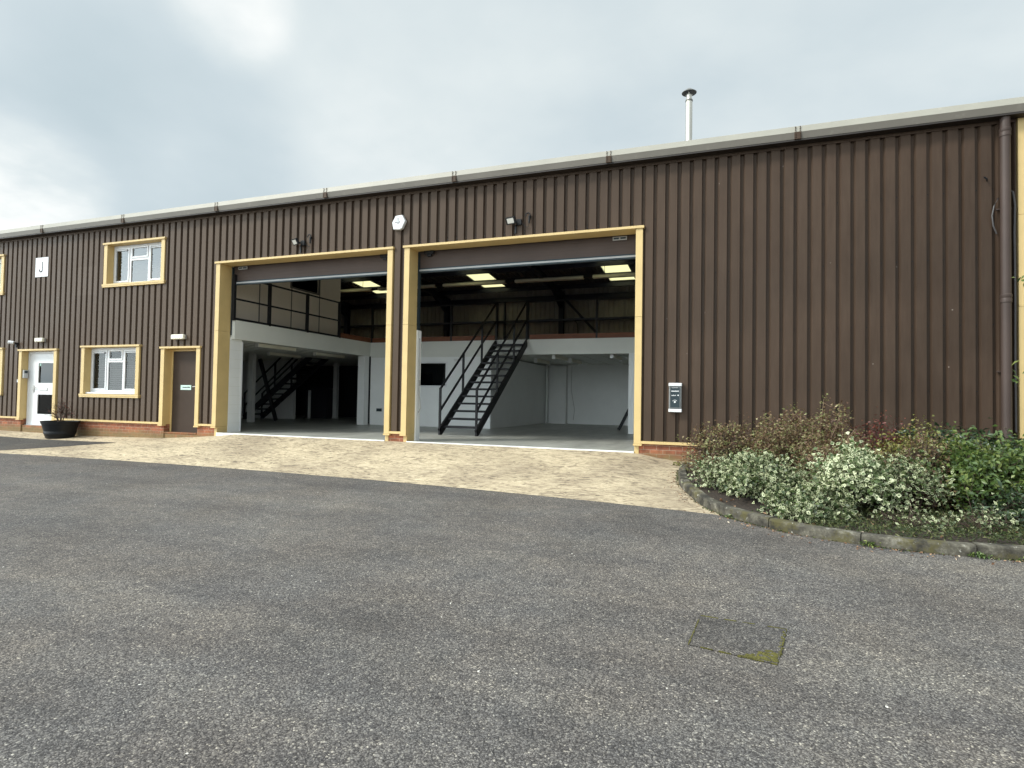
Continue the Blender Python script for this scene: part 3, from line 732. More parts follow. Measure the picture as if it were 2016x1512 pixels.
# ---- mezzanine
mz = bpy.data.objects.new('mezzanine', None); COL.objects.link(mz); mz.parent = bld
MB().box(-11.60,-11.45,.36,6.20,2.84,3.305).build('fascia', M['fascia'], mz)
MB().box(-11.45, 3.9, 6.20, 6.32, 2.845, 3.305).build('fascia', M['fascia'], mz)
MB().box(XL+.1,-11.61,.34,12.1,3.05,3.29).box(-11.60,3.9,6.33,12.1,3.05,3.29).build('deck', M['timber'], mz)
cg = MB().box(XL+.1,-11.61,.34,12.09,2.905,2.93)
x = -30
while x < -11.7: cg.box(x, x+.03, .34, 12.08, 2.89, 2.904); x += .42
cg.build('ceiling', M['fascia'], mz)
cg = MB().box(-11.6,3.9,6.33,12.09,2.905,2.93)
x = -7.0
while x < 3.8: cg.box(x, x+.03, 6.34, 12.08, 2.89, 2.904); x += .62
cg.build('ceiling', M['fascia'], mz)
MB().box(-11.52,-11.44,.36,4.50,3.307,3.36).build('kickboard', M['black'], mz)
MB().box(-11.50,-11.45,4.52,6.2,3.307,3.46).box(-11.42,-6.95,6.215,6.26,3.307,3.455).box(-5.80,3.9,6.215,6.26,3.307,3.455).build('timber_kickboard', M['timber'], mz)
# posts and walls below
MB().box(-11.72,-11.46,5.90,6.15,FZ,2.84).build('post', M['whitewall'], mz)
MB().box(-2.76,-2.60,6.05,6.19,FZ,2.84).build('post', M['whitewall'], mz)
MB().box(-15.52,-15.33,5.0,5.16,FZ,2.90).build('post', M['dimwall'], mz)
MB().box(-15.80,-15.62,10.0,10.16,FZ,2.90).build('post', M['dimwall'], mz)
MB().box(-16.42,-16.34,9.2,9.28,FZ,1.72).build('short_post', M['whitewall'], mz)
MB().beam((-16.2,6.25,2.80),(-15.50,6.36,.57),.11,.09,(0,1,0)).build('brace', M['black'], mz)
MB().beam((-2.85,7.8,1.55),(-3.35,7.9,.57),.09,.08,(0,1,0)).build('brace', M['black'], mz)
MB().box(-17.0,-15.9,9.7,10.1,FZ,1.78).box(-17.0,-15.86,9.66,10.14,1.78,1.83).build('half_height_screen', M['darkwall'], bld)
MB().box(XL+.1,-16.45,8.35,8.5,FZ,2.89).build('cross_wall', M['dimwall'], bld)
MB().box(-11.9,-11.76,6.25,12.09,FZ,2.89).build('boarded_wall', M['darkwall'], bld)
MB().box(-15.4,-14.5,12.02,12.09,FZ,2.6).box(-14.3,-13.4,12.02,12.09,FZ,2.6).build('inner_doors', M['browndoor'], bld)
# office under the mezzanine
wall_holes(-11.44,-7.05,FZ,2.84,6.225,6.33,[(-9.75,-8.62,1.88,2.60)]).build('office_wall', M['whitewall'], bld)
ow = bpy.data.objects.new('window', None); COL.objects.link(ow); ow.parent = bld; ow['label'] = 'dark window in the inner office wall'
MB().box(-9.80,-9.75,6.205,6.25,1.83,2.65).box(-8.62,-8.57,6.205,6.25,1.83,2.65).box(-9.75,-8.62,6.205,6.25,1.83,1.88).box(-9.75,-8.62,6.205,6.25,2.60,2.65).build('frame', M['white'], ow)
PN(-9.75,-8.62,6.262,1.88,2.60, M['glass_dark'], ow)
MBX(-11.4,-7.25,6.9,6.95,FZ,2.84).build('office_back_wall', M['darkwall'], bld)
MBX(-7.19,-7.05,6.34,12.08,FZ,2.84).build('dividing_wall', M['whitewall'], bld)
MBX(-11.40,-7.05,6.205,6.223,2.80,2.842).build('picture_rail', M['fascia'], bld)
mb = MB().box(-8.33,-8.02,6.208,6.224,2.66,2.74)
for k in range(4): mb.box(-8.31+.07*k,-8.26+.07*k,6.200,6.209,2.675,2.725)
mb.build('wall_vent', M['dimwall'], bld)
so = tag(MB().box(-11.16,-10.97,6.19,6.224,1.00,1.10).box(-11.14,-11.08,6.185,6.191,1.03,1.07).box(-11.05,-10.99,6.185,6.191,1.03,1.07).build('power_socket', M['slate_panel']), 'dark double power socket low on the white inner wall', 'power socket')
# block piers inside the jambs
pr_ = MB().box(-11.95,-11.555,.335,.70,FZ,2.88); pr_.build('block_pier', M['whitewall'], bld); MBX(-11.62,-11.545,.70,.74,FZ,2.80).build('pier_trim', M['white'], bld)
bj = MB()
for k in range(10): bj.box(-11.557,-11.5535,.338,.695,FZ+.225*k+.22,FZ+.225*k+.226)
bj.build('block_joint', M['fascia'], bld)
p2 = MBX(-6.66,-6.345,.335,.50,FZ,2.92).build('block_pier', M['whitewall'], bld)
cb = MB().tube([(-6.33,.40,2.75),(-6.33,.40,1.9),(-6.32,.39,1.6),(-6.27,.39,1.25),(-6.325,.40,1.15)], .012, 6); tag(cb.build('dangling_cable', M['greyp']), 'thin grey cable dangling down the white pier in the right bay', 'cable')
MB().box(-6.344,-6.31,.38,.42,1.72,1.85).build('cable_clip', M['greyp'], bld)
# upper cream partition
pt = MB().box(-12.0,-11.9,.36,2.82,3.29,5.95).box(-12.0,-11.9,2.82,4.04,3.29,4.60).box(-12.0,-11.9,4.04,5.10,3.29,6.0).box(-12.0,-11.9,2.82,4.04,5.5,6.0)
pto = pt.build('partition', M['cream'], bld)
MB().box(-11.90,-11.892,1.60,1.63,3.3,5.9).box(-11.90,-11.892,2.83,2.86,3.3,4.56).box(-11.90,-11.892,4.06,4.09,3.3,5.9).build('panel_joint', M['seam'], pto)
MB().box(-11.905,-11.885,2.78,2.84,4.56,5.5).box(-11.905,-11.885,4.02,4.08,4.56,5.5).box(-11.905,-11.885,2.84,4.02,4.56,4.61).build('window_frame', M['seam'], pto)
MBX(-11.96,-11.955,2.82,4.04,4.6,5.5).build('dark_pane', M['glass_dark'], pto)
MBX(-11.98,-11.975,2.82,4.04,4.6,5.5).build('window_back', M['darkwall'], pto)
MBX(-24,-12.0,5.0,5.1,3.3,5.98).build('cross_partition', M['darkwall'], bld)
MBX(-24.1,-24,.34,5.1,3.3,5.98).build('room_wall', M['dimwall'], bld)
# mezzanine railings
r1 = bpy.data.objects.new('railing', None); COL.objects.link(r1); r1.parent = bld
for y in (.34,1.53,3.02,4.51): MB().box(-11.51,-11.44,y-.035,y+.035,3.29,4.42).build('post', M['black'], r1)
MB().box(-11.495,-11.455,.34,4.51,4.37,4.41).box(-11.495,-11.455,.34,4.51,3.81,3.85).build('rail', M['black'], r1)
for xs_, lab in (((-11.42,-9.95,-8.45,-6.88), 0), ((-5.86,-3.73,-2.6,-.6,1.4,3.4), 1)):
    r2 = bpy.data.objects.new('railing', None); COL.objects.link(r2); r2.parent = bld
    for x in xs_: MB().box(x-.03,x+.03,6.21,6.27,3.29,4.50).build('post', M['black'], r2)
    MB().box(xs_[0],xs_[-1],6.22,6.26,4.445,4.485).box(xs_[0],xs_[-1],6.22,6.26,3.86,3.90).build('rail', M['black'], r2)
# fluorescent fittings
for i, x in enumerate((-18.9,-16.05,-13.20,-10.33,-7.42,-4.55,-1.70)):
    lt = thing('strip_light', 'x', 'ceiling light', (x+1.26, 9.3, 5.72), 'strip lights hung end to end under the roof')
    lt['label'] = ['unlit cream strip light deep under the left roof, farthest along the row','unlit cream strip light seen at the left edge of the upper left bay','unlit cream strip light partly hidden behind the central pillar','unlit cream strip light just below the left rooflight of the right bay','unlit cream strip light in the middle of the right bay, between two rooflights','unlit cream strip light below the rooflight at the right of the right bay','unlit cream strip light hidden behind the right jamb'][i]
    keep(MB().box(x,x+2.52,9.2,9.4,5.72,5.80).build('diffuser', M['cream_light']), lt)
    keep(MB().box(x,x+2.52,9.26,9.34,5.80,5.84).build('spine', M['greyp']), lt)
    keep(MB().box(x+2.54,x+2.84,9.24,9.36,5.74,5.82).build('end_box', M['black']), lt)
    keep(MB().beam((x+.4,9.3,5.84),(x+.4,9.3,roofz(9.3)),.012,.012).beam((x+2.1,9.3,5.84),(x+2.1,9.3,roofz(9.3)),.012,.012).build('hanger', M['black']), lt)
ceil_l = [(-5.18,6.75,'second from the dividing wall'),(-6.30,8.4,'nearest the dividing wall'),(-5.12,8.5,'deeper of the middle pair'),(-3.35,6.6,'nearest the right post')]
for x, y, w_ in ceil_l:
    lt = thing('ceiling_batten', 'unlit box light under the right mezzanine, '+w_, 'ceiling light', (x, y, 2.80), 'box lights under the right mezzanine')
    keep(MB().box(x-.045,x+.045,y,y+1.5,2.79,2.89).build('housing', M['cream_light']), lt); [keep(MBX(x-.052,x+.052,q-.02,q,2.745,2.895).build('end_cap', M['white']), lt) for q in (y, y+1.52)]
for x, y, w_ in ((-12.2,1.9,'nearest the bay door'),(-14.2,4.5,'above the inner staircase'),(-12.6,4.8,'nearest the white corner post')):
    lt = thing('ceiling_batten', 'unlit tube light under the left mezzanine, '+w_, 'ceiling light', (x, y, 2.80), 'tube lights under the left mezzanine')
    keep(MB().box(x-.04,x+.04,y,y+1.5,2.80,2.888).build('housing', M['cream_light']), lt); keep(MB().box(x-.05,x+.05,y-.02,y,2.78,2.888).build('end_cap', M['white']), lt)

# ------------------------------------------------------------------ staircases
def stair(name, label, base, dirv, side, run, rise, width, nt, newel, posts, toph):
    o = thing(name, label, 'staircase', base)
    bx = Vector(base); D = Vector(dirv); S = Vector(side)
    top = bx+D*run+Vector((0,0,rise)); sl = (D*run+Vector((0,0,rise))).normalized()
    for s in (0, width):
        st = MB().beam(bx+S*s+Vector((0,0,.06)), top+S*s-Vector((0,0,.10)), .05, .20).build('stringer', M['black']); keep(st, o)
    for k in range(nt):
        t = (k+1)/(nt+1); p = bx+D*run*t+Vector((0,0,rise*t))
        a = p+S*.025; b = p+S*(width-.025)
        keep(MB().beam(a, b, .24, .052).build('tread', M['black']), o)
    for s in (0, width):
        h = MB(); b0 = bx+S*s; t0 = top+S*s
        for hh in (newel, newel*.52): h.beam(b0+Vector((0,0,hh)), t0+Vector((0,0,toph*hh/newel)), .04, .045)
        ho = h.build('handrail', M['black']); keep(ho, o)
        for t in posts:
            p = b0+D*run*t+Vector((0,0,rise*t)); hh = newel+(toph-newel)*t
            pz = 0 if t > 0 else -rise*0
            m = MB().beam(p+Vector((0,0,-.02 if t > 0 else 0)), p+Vector((0,0,hh+.02)), .05, .05, (0,1,0)).build('handrail_post', M['black']); m.parent = ho; m.matrix_parent_inverse = Matrix.Identity(4)
    return o
stair('metal_staircase', 'open black metal staircase rising to the mezzanine through the right bay', (-6.88,2.49,FZ), (0,1,0), (1,0,0), 3.70, 2.76, 1.0, 13, 1.16, (0,.36,.70,1.0), 1.16)
stair('metal_staircase', 'black metal staircase in the dark under the left mezzanine, half hidden by a white post', (-17.6,7.0,FZ), (1,0,0), (0,1,0), 3.4, 2.76, .9, 13, 1.0, (0,.42), 1.0)

# ------------------------------------------------------------------ things on the front wall
def bulkhead(x0, x1, z0, z1, label):
    t = thing('bulkhead_light', label, 'wall light', ((x0+x1)/2, 0, (z0+z1)/2), 'white bulkhead lights above the doors')
    keep(MBX(x0+.01,x1-.01,-.035,.0,z0+.008,z1-.008).build('back_plate', M['greyp']), t); keep(MBX(x0,x1,-.11,-.036,z0,z1).build('diffuser', M['cream_light'], bevel=.02), t)
bulkhead(-18.13,-17.80,2.84,2.95,'small cream bulkhead light above the white door'); bulkhead(-13.01,-12.60,2.81,2.93,'cream bulkhead light above the plain brown door')
# alarm bell box
ab = thing('alarm_box', 'white six sided alarm bell box high between the two bays', 'alarm box', (-6.62,0,5.16))
hexp = [(-6.75,5.02),(-6.60,5.005),(-6.54,5.03),(-6.465,5.18),(-6.54,5.315),(-6.70,5.305),(-6.78,5.17)]
keep(MB().poly(hexp, -.085, 0, 'y').build('housing', M['white'], bevel=.012), ab)
pm = MB().tube([(-6.635,-.086,5.24),(-6.635,-.0875,5.24)], .012, 10).box(-6.642,-6.628,-.0875,-.0855,5.19,5.235)
x = -6.715
rr = random.Random(4)
for k in range(9): w_ = rr.uniform(.007,.012); pm.box(x,x+w_,-.0875,-.0855,5.155,5.155+rr.uniform(.014,.026)); x += w_+.006
pm.box(-6.66,-6.60,-.0875,-.0855,5.135,5.143)
keep(pm.build('maker_logo', M['ink']), ab)
# sign with the letter J
js = thing('unit_sign', 'white square sign with a dark letter J between the windows', 'sign', (-18.09,0,4.94))
keep(MBX(-18.35,-17.82,-.012,-.001,4.67,5.21).build('board', M['white']), js)
def text_mesh(body, size, mat_, loc, name, ext=.002):
    cu = bpy.data.curves.new('t', 'FONT'); cu.body = body; cu.size = size; cu.extrude = ext; cu.align_x = 'CENTER'; cu.align_y = 'CENTER'; cu.offset = .004
    o = bpy.data.objects.new('t', cu); COL.objects.link(o); bpy.context.view_layer.update()
    me = bpy.data.meshes.new_from_object(o.evaluated_get(bpy.context.evaluated_depsgraph_get())); bpy.data.objects.remove(o)
    n = bpy.data.objects.new(name, me); COL.objects.link(n); me.materials.clear(); me.materials.append(mat_)
    n.rotation_euler = (R_(90),0,0); n.location = loc; return n
jp = [(.035,.15),(.035,-.07)]+[(-.025+.060*math.cos(R_(a)), -.07-.062*math.sin(R_(a))) for a in range(15,181,15)]
jm = MB()
for (p, q) in zip(jp, jp[1:]): jm.beam((p[0],-.0145,p[1]),(q[0],-.0145,q[1]),.034,.004,(0,1,0)).tube([(q[0],-.0166,q[1]),(q[0],-.0125,q[1])], .017, 10)
J = jm.build('letter', M['ink']); J.parent = js
# floodlights
def flood(cx, cz, tilt, yaw, label):
    t = thing('floodlight', label, 'floodlight', (cx,0,cz), 'floodlights above the shutters')
    Rm = Matrix.Rotation(R_(yaw),4,'Z') @ Matrix.Rotation(R_(tilt),4,'X')
    def put(mb, name, m, bevel=0):
        o = mb.build(name, m, bevel=bevel); o.parent = t; o.matrix_basis = Matrix.Translation((-.09,-.13,.01)) @ Rm; return o
    put(MB().box(-.11,.11,-.02,.015,-.07,.07).box(-.09,.09,.015,.035,-.05,.05), 'housing', M['rubber'], .004)
    put(MBX(-.075,.075,-.0245,-.0205,-.048,.048), 'lens', M['lens'])
    a = MB().box(-.01,.09,-.05,0,-.06,.05).build('junction_box', M['rubber'], t); 
    MB().beam((-.09,-.10,0),(.02,-.03,0),.03,.03).build('bracket', M['rubber'], t)
    MB().box(-.045,-.015,-.03,-.005,-.22,-.05).build('sensor_arm', M['rubber'], t)
    return t
flood(-3.98,4.945,28,-14,'black floodlight above the right shutter'); flood(-9.17,4.93,32,-22,'black floodlight above the left shutter')
def sensor(x, z, label):
    mb = MB(); pts = [(x-.02+.045*math.cos(a),-.045,z+.055+.045*math.sin(a)) for a in [R_(d) for d in range(200,-41,-20)]]
    mb.tube(pts, .012, 6); mb.tube([(x+.01,-.045,z+.02),(x+.005,-.045,z-.10)], .020, 8, .016)
    mb.tube([(x+.005,-.045,z-.10),(x-.01,-.03,z-.16),(x-.06,-.02,z-.17),(x-.12,-.02,z-.12),(x-.17,-.03,z-.06)], .006, 5)
    mb.box(x-.01,x+.03,-.045,0,z+.01,z+.05)
    tag(mb.build('wall_lead', M['rubber'], smooth=True), label, 'cable lead', 'looped leads beside the floodlights')
sensor(-3.73,5.0,'black looped cable lead right of the right floodlight'); sensor(-8.93,5.0,'black looped cable lead right of the left floodlight')
# small spot lamp left of the white door
sl = thing('spot_lamp', 'small white spot lamp on a black bracket left of the white door', 'wall light', (-19.02,0,2.80))
keep(MB().tube([(-18.98,0,2.82),(-18.98,-.09,2.82)], .028, 10).beam((-18.98,-.05,2.82),(-18.98,-.05,2.70),.05,.04,(0,1,0)).build('bracket', M['rubber']), sl)
keep(MB().tube([(-19.0,-.10,2.83),(-19.12,-.16,2.85)], .045, 12, .052).build('lamp_head', M['white'], smooth=True), sl)
bb = tag(MB().box(-18.935,-18.895,-.03,-.005,1.72,1.80).tube([(-18.915,-.03,1.77),(-18.915,-.036,1.77)],.01,10).build('bell_push', M['white'], bevel=.005), 'tiny white bell push left of the white door', 'doorbell')
ic = thing('entry_keypad', 'silver entry keypad box on the jamb of the white door', 'keypad', (-18.70,.1,1.95))
keep(MBX(-18.768,-18.70,.00,.12,1.84,2.07).build('housing', M['steel'], bevel=.006), ic); keep(MBX(-18.699,-18.697,.02,.10,1.98,2.05).build('screen', M['slate_panel']), ic)
# EV charger
ev = thing('car_charger', 'slate and white electric car charger on the brown wall', 'car charger', (-.945,0,1.29))
keep(MBX(-1.045,-.835,-.10,-.001,1.31,1.79).build('housing', M['greyp'], bevel=.006), ev)
keep(MB().box(-1.052,-.828,-.115,0,1.745,1.80).build('end_cap', M['white'], bevel=.006), ev); keep(MB().box(-1.052,-.828,-.115,0,1.288,1.343).build('end_cap', M['white'], bevel=.006), ev)
keep(MBX(-1.035,-.845,-.112,-.101,1.346,1.742).build('front_panel', M['slate_panel'], bevel=.004), ev)
fr = MB().box(-1.027,-1.023,-.1145,-.1125,1.36,1.73).box(-.857,-.853,-.1145,-.1125,1.36,1.73).box(-1.023,-.857,-.1145,-.1125,1.726,1.73).box(-1.023,-.857,-.1145,-.1125,1.36,1.364)
keep(fr.build('trim_line', M['greyp']), ev)
pm = MB(); rr = random.Random(8)
for (xa, xb, za, zb) in ((-.995,-.895,1.712,1.720),(-1.003,-.883,1.645,1.668),(-1.000,-.925,1.572,1.592)):
    x = xa
    while x < xb: w_ = rr.uniform(.004,.009); pm.box(x,x+w_,-.1145,-.1125,za,za+(zb-za)*rr.uniform(.6,1)); x += w_+.003
pm.tube([(-.887,-.1125,1.583),(-.887,-.1145,1.583)], .012, 10).tube([(-.943,-.1125,1.465),(-.943,-.1145,1.465)], .018, 6)
for a in range(30,151,12): pm.box(-.943+.042*math.cos(R_(a))-.004,-.943+.042*math.cos(R_(a))+.004,-.1145,-.1125,1.465+.035*math.sin(R_(a))-.003,1.465+.035*math.sin(R_(a))+.003)
keep(pm.build('panel_print', M['white']), ev)
# drainpipe
dp = thing('drainpipe', 'brown plastic drainpipe at the right end of the brown wall', 'drainpipe', (3.815,-.09,.4))
keep(MB().tube([(3.815,-.095,5.86),(3.815,-.095,.45)], .064, 20).build('pipe', M['pipe'], smooth=True), dp)
for z in (5.62,3.12): keep(MB().lathe([(.064,-.10),(.072,-.095),(.072,-.04),(.068,-.03),(.074,-.02),(.074,.02),(.066,.03)], (3.815,-.095,z), 20).build('socket', M['pipe'], smooth=True), dp)
for z in (4.45,2.0): keep(MB().tube([(3.815,-.095,z-.004),(3.815,-.095,z+.004)], .066, 20).box(3.72,3.91,-.04,-.005,z-.012,z+.012).build('clip', M['pipe']), dp)
cb = MB().tube(smooth_path([(0,0)]*2) and [(3.75,-.03,4.62),(3.69,-.05,4.5),(3.665,-.05,4.35),(3.68,-.05,4.2),(3.73,-.02,4.08)], .011, 6)
cb.tube([(3.88,-.03,4.72),(3.93,-.03,4.70),(3.955,-.03,4.5),(3.945,-.03,4.1),(3.95,-.03,3.2),(3.945,-.03,2.2),(3.95,-.03,1.1)], .013, 6)
tag(cb.build('looped_cable', M['cable'], smooth=True), 'grey cable looping behind the brown drainpipe', 'cable')
tag(MB().tube([(3.62,0,4.91),(3.60,-.06,4.92)], .010, 6).tube([(3.60,-.06,4.92),(3.56,-.07,4.95)], .012, 6).build('wall_hook', M['black']), 'small black hook on the brown wall near the drainpipe', 'hook')
# flue
fl = thing('chimney_flue', 'stainless steel flue with a conical cap above the roof', 'chimney', (-1.03,4,6.3))
keep(MB().tube([(-1.03,4,6.2),(-1.03,4,8.84)], .080, 20).build('pipe', M['flue'], smooth=True), fl)
keep(MB().lathe([(.086,-.02),(.088,0),(.086,.02)], (-1.03,4,8.83), 20).build('band', M['capm']), fl)
keep(MB().tube([(-1.03,4,8.84),(-1.03,4,8.98)], .066, 16).build('neck', M['flue'], smooth=True), fl)
cp = MB().lathe([(0,.11),(.05,.10),(.178,0),(.172,-.012),(.05,.085),(0,.095)], (-1.03,4,9.03), 24)
keep(cp.build('cap', M['capm'], smooth=True), fl)
keep(MB().tube([(-1.10,4,8.96),(-1.12,4,9.06)], .006, 5).tube([(-.96,4,8.96),(-.94,4,9.06)], .006, 5).tube([(-1.03,3.93,8.96),(-1.03,3.91,9.06)], .006, 5).build('cap_stay', M['flue']), fl)

# ------------------------------------------------------------------ plants
def leaves(centers, normals, L_, W_, rs, spread=.9, fold=.25):
    """numpy leaf blades: two folded quads each; returns verts, faces, rnd, uv"""
    n = len(centers); d = rs.normal(size=(n,3)); nn = normals + rs.normal(size=(n,3))*spread
    nn /= np.linalg.norm(nn, axis=1, keepdims=True)+1e-9
    d -= nn*np.sum(d*nn, axis=1, keepdims=True); d /= np.linalg.norm(d, axis=1, keepdims=True)+1e-9
    s = np.cross(nn, d); l = L_*rs.uniform(.6,1.25,(n,1)); w = W_*rs.uniform(.7,1.25,(n,1))
    base = centers - d*l*.5; tip = centers + d*l*.5 - nn*l*.12; mid = centers + nn*0
    lft = centers + s*w*.5 + nn*w*fold; rgt = centers - s*w*.5 + nn*w*fold
    b2 = base; V = np.stack([base, rgt, tip, lft, mid], 1).reshape(-1,3)
    i = np.arange(n)[:,None]*5
    F = np.concatenate([i+np.array([[0,1,4]]), i+np.array([[1,2,4]]), i+np.array([[2,3,4]]), i+np.array([[3,0,4]])], 1).reshape(-1,3)
    rv = np.repeat(rs.random(n), 5); uv = np.tile(np.array([.75,1,.85,1,0.0]), n)
    return V, F, rv, uv
def leaf_mesh(name, V, F, rv, uv, m):
    me = bpy.data.meshes.new(name); me.vertices.add(len(V)); me.vertices.foreach_set('co', V.astype(np.float32).ravel())
    nf = len(F); me.loops.add(nf*3); me.loops.foreach_set('vertex_index', F.astype(np.int32).ravel()); me.polygons.add(nf)
    me.polygons.foreach_set('loop_start', np.arange(0, nf*3, 3, dtype=np.int32)); me.polygons.foreach_set('loop_total', np.full(nf, 3, dtype=np.int32)); me.update(calc_edges=True)
    a = me.attributes.new('rnd', 'FLOAT', 'POINT'); a.data.foreach_set('value', rv.astype(np.float32))
    u = me.uv_layers.new(name='UVMap'); lv = uv[F.ravel()]; u.data.foreach_set('uv', np.stack([lv, lv*0], 1).astype(np.float32).ravel())
    me.materials.append(m); o = bpy.data.objects.new(name, me); COL.objects.link(o); return o
def shrub(name, label, c, rx, ry, h, leafm, nl, ll, lw, seed, stemm='stem', ntw=160, shell=.55, tip=None, low=0., twig_r=.004, upright=.0, cat='shrub', zfrac=None, group='shrubs in the kerbed bed', clus=9, clspread=.05):
    rs = np.random.RandomState(seed); x0, y0 = c; z0 = bedz(x0, y0) if name != 'potted_shrub' else .70
    o = thing(name, label, cat, (x0, y0, z0), group)
    # twig tips spread over a lumpy dome
    ph = rs.uniform(0, 2*np.pi, ntw); cz = rs.uniform(low, 1, ntw)
    rad = rs.uniform(shell, 1, ntw)**.6
    lump = 1+.15*np.sin(ph*3+seed)*np.cos(cz*5+seed*2)+.10*np.sin(ph*7+seed*3)+rs.normal(0,.04,ntw)
    q = np.sqrt(np.clip(1-cz**2, 0, 1))
    T = np.stack([rx*q*np.cos(ph)*rad*lump, ry*q*np.sin(ph)*rad*lump, h*(cz*rad*lump+upright*rs.random(ntw)*.15)], 1); T[:,2] = np.maximum(T[:,2], .03)
    st = MB()
    base = np.array([0,0,-.03]); nb = 9
    hubs = [np.array([rx*.35*math.cos(a)*rs.uniform(.3,1), ry*.35*math.sin(a)*rs.uniform(.3,1), h*rs.uniform(.15,.4)]) for a in np.linspace(0, 6.28, nb, endpoint=False)]
    for hq in hubs: st.tube([base+hq*[.3,.3,0], hq*[.75,.75,.6], hq], .014, 5, .009, cap=False)
    Cs = []; Ns = []
    for t in T:
        hq = min(hubs, key=lambda k: np.linalg.norm(k-t)); m1 = hq*.5+t*.5+rs.normal(0,.035,3)*[1,1,.6]; m1[2] += .02
        st.tube([hq, m1, t], twig_r*1.5, 4, twig_r*.5, cap=False)
        for j in range(3):   # side sprigs
            u = rs.uniform(.45,.95); p = m1*(1-u)+t*u; e = p+rs.normal(0,.07,3)+np.array([0,0,.03]); e[2] = max(e[2], .02)
            st.tube([p, e], twig_r*.7, 3, twig_r*.35, cap=False)
            Cs.append(e); Ns.append(t/np.linalg.norm(t))
        Cs.append(t); Ns.append(t/np.linalg.norm(t))
    Cs = np.array(Cs); Ns = np.array(Ns); k = rs.randint(0, len(Cs), nl)
    P = Cs[k]+rs.normal(0, clspread, (nl,3)); P[:,2] = np.maximum(P[:,2], .01); NN = Ns[k]*.6+np.array([0,-.15,.6])
    V, F, rv, uv = leaves(P, NN, ll, lw, rs)
    rv = np.clip(rv*.6+np.repeat((np.sin(k*1.7)+1)*.2, 5), 0, 1)
    s_ = st.build('stems', M[stemm], o, fix=False)
    f = leaf_mesh('foliage', V, F, rv, uv, M[leafm]); f.parent = o
    return o
shrub('shrub','bronze leaved twiggy shrub at the left end of the bed beside the apron',(-.12,-1.25),.60,.55,.86,'lf_brown',5200,.042,.027,11,ntw=200,shell=.3,twig_r=.006,clspread=.045)
shrub('shrub','tall brown twiggy shrub with sparse bronze leaves against the wall',(.95,-1.35),1.02,.75,.98,'lf_brown',13000,.042,.027,12,ntw=380,shell=.35,upright=.4,twig_r=.006,stemm='stem_pale')
shrub('shrub','brown twiggy shrub between the variegated bush and the wall',(1.40,-2.15),.62,.5,.76,'lf_brown',6000,.040,.024,13,ntw=260,shell=.3,stemm='stem_pale',upright=.1,twig_r=.006)
shrub('shrub','low dark red leaved shrub poking up behind the bright variegated bush',(1.95,-1.3),.50,.5,.90,'lf_red',2600,.045,.025,14,ntw=140,shell=.4)
shrub('shrub','yellow green shrub right of the dark red one at the back of the bed',(2.22,-1.85),.55,.42,.84,'lf_yel',5000,.048,.026,15,ntw=170,shell=.4)
shrub('variegated_shrub','low white edged variegated bush along the left curve of the kerb',(.35,-2.52),.60,.56,.46,'lf_var',4200,.056,.042,16,ntw=80,clspread=.055,low=.1)
shrub('variegated_shrub','small white edged bush tucked into the left tip of the bed',(-.15,-2.05),.38,.42,.30,'lf_var',1700,.048,.034,17,ntw=70,shell=.4)
shrub('variegated_shrub','large bright white and green variegated bush leaning over the kerb',(1.36,-2.98),.43,.46,.64,'lf_varb',4200,.058,.046,18,ntw=90,clspread=.06,shell=.6,low=.30)
shrub('variegated_shrub','low variegated bush hugging the kerb left of the large bright one',(.86,-3.25),.52,.40,.32,'lf_var',2800,.054,.040,19,ntw=70,clspread=.05)
shrub('variegated_shrub','thin straggly variegated bush right of the large bright one',(1.93,-2.95),.40,.40,.60,'lf_var',1500,.050,.036,20,ntw=80,shell=.5,low=.35)
shrub('shrub','tangle of bare brown twigs in the middle of the bed',(2.10,-2.50),.68,.6,.80,'lf_brown',5600,.040,.024,21,ntw=340,shell=.2,twig_r=.006,low=.1)
shrub('laurel_shrub','glossy dark green laurel against the wall, left of the drainpipe',(2.85,-1.4),.90,.5,.82,'lf_dark',4800,.085,.042,22,ntw=170,clspread=.06)
shrub('laurel_shrub','glossy dark green laurel in front of the drainpipe',(3.75,-1.5),.65,.5,.82,'lf_dark',3800,.085,.042,23,ntw=150,clspread=.06)
shrub('shrub','fresh green leafy bush at the right edge of the photo',(2.68,-2.62),.66,.60,.82,'lf_green',5600,.070,.034,24,ntw=120,clspread=.06,shell=.55,low=.22)
shrub('shrub','fresh green bush behind the right edge bush',(3.5,-2.6),.7,.6,.90,'lf_green',5000,.070,.034,25,ntw=130,clspread=.06,shell=.55,low=.15)
shrub('laurel_shrub','shaded dark leaved shrub low under the green bush at the right',(2.85,-3.20),.40,.34,.34,'lf_dark',1100,.075,.034,26,ntw=80)
shrub('variegated_shrub','low sprigs of variegated leaves by the kerb, right of the large bright bush',(1.75,-3.60),.42,.26,.16,'lf_var',260,.042,.030,27,ntw=36,shell=.2)
shrub('variegated_shrub','small variegated sprigs by the kerb near the right edge of the photo',(2.35,-3.70),.34,.24,.20,'lf_var',240,.042,.030,28,ntw=30,shell=.2)
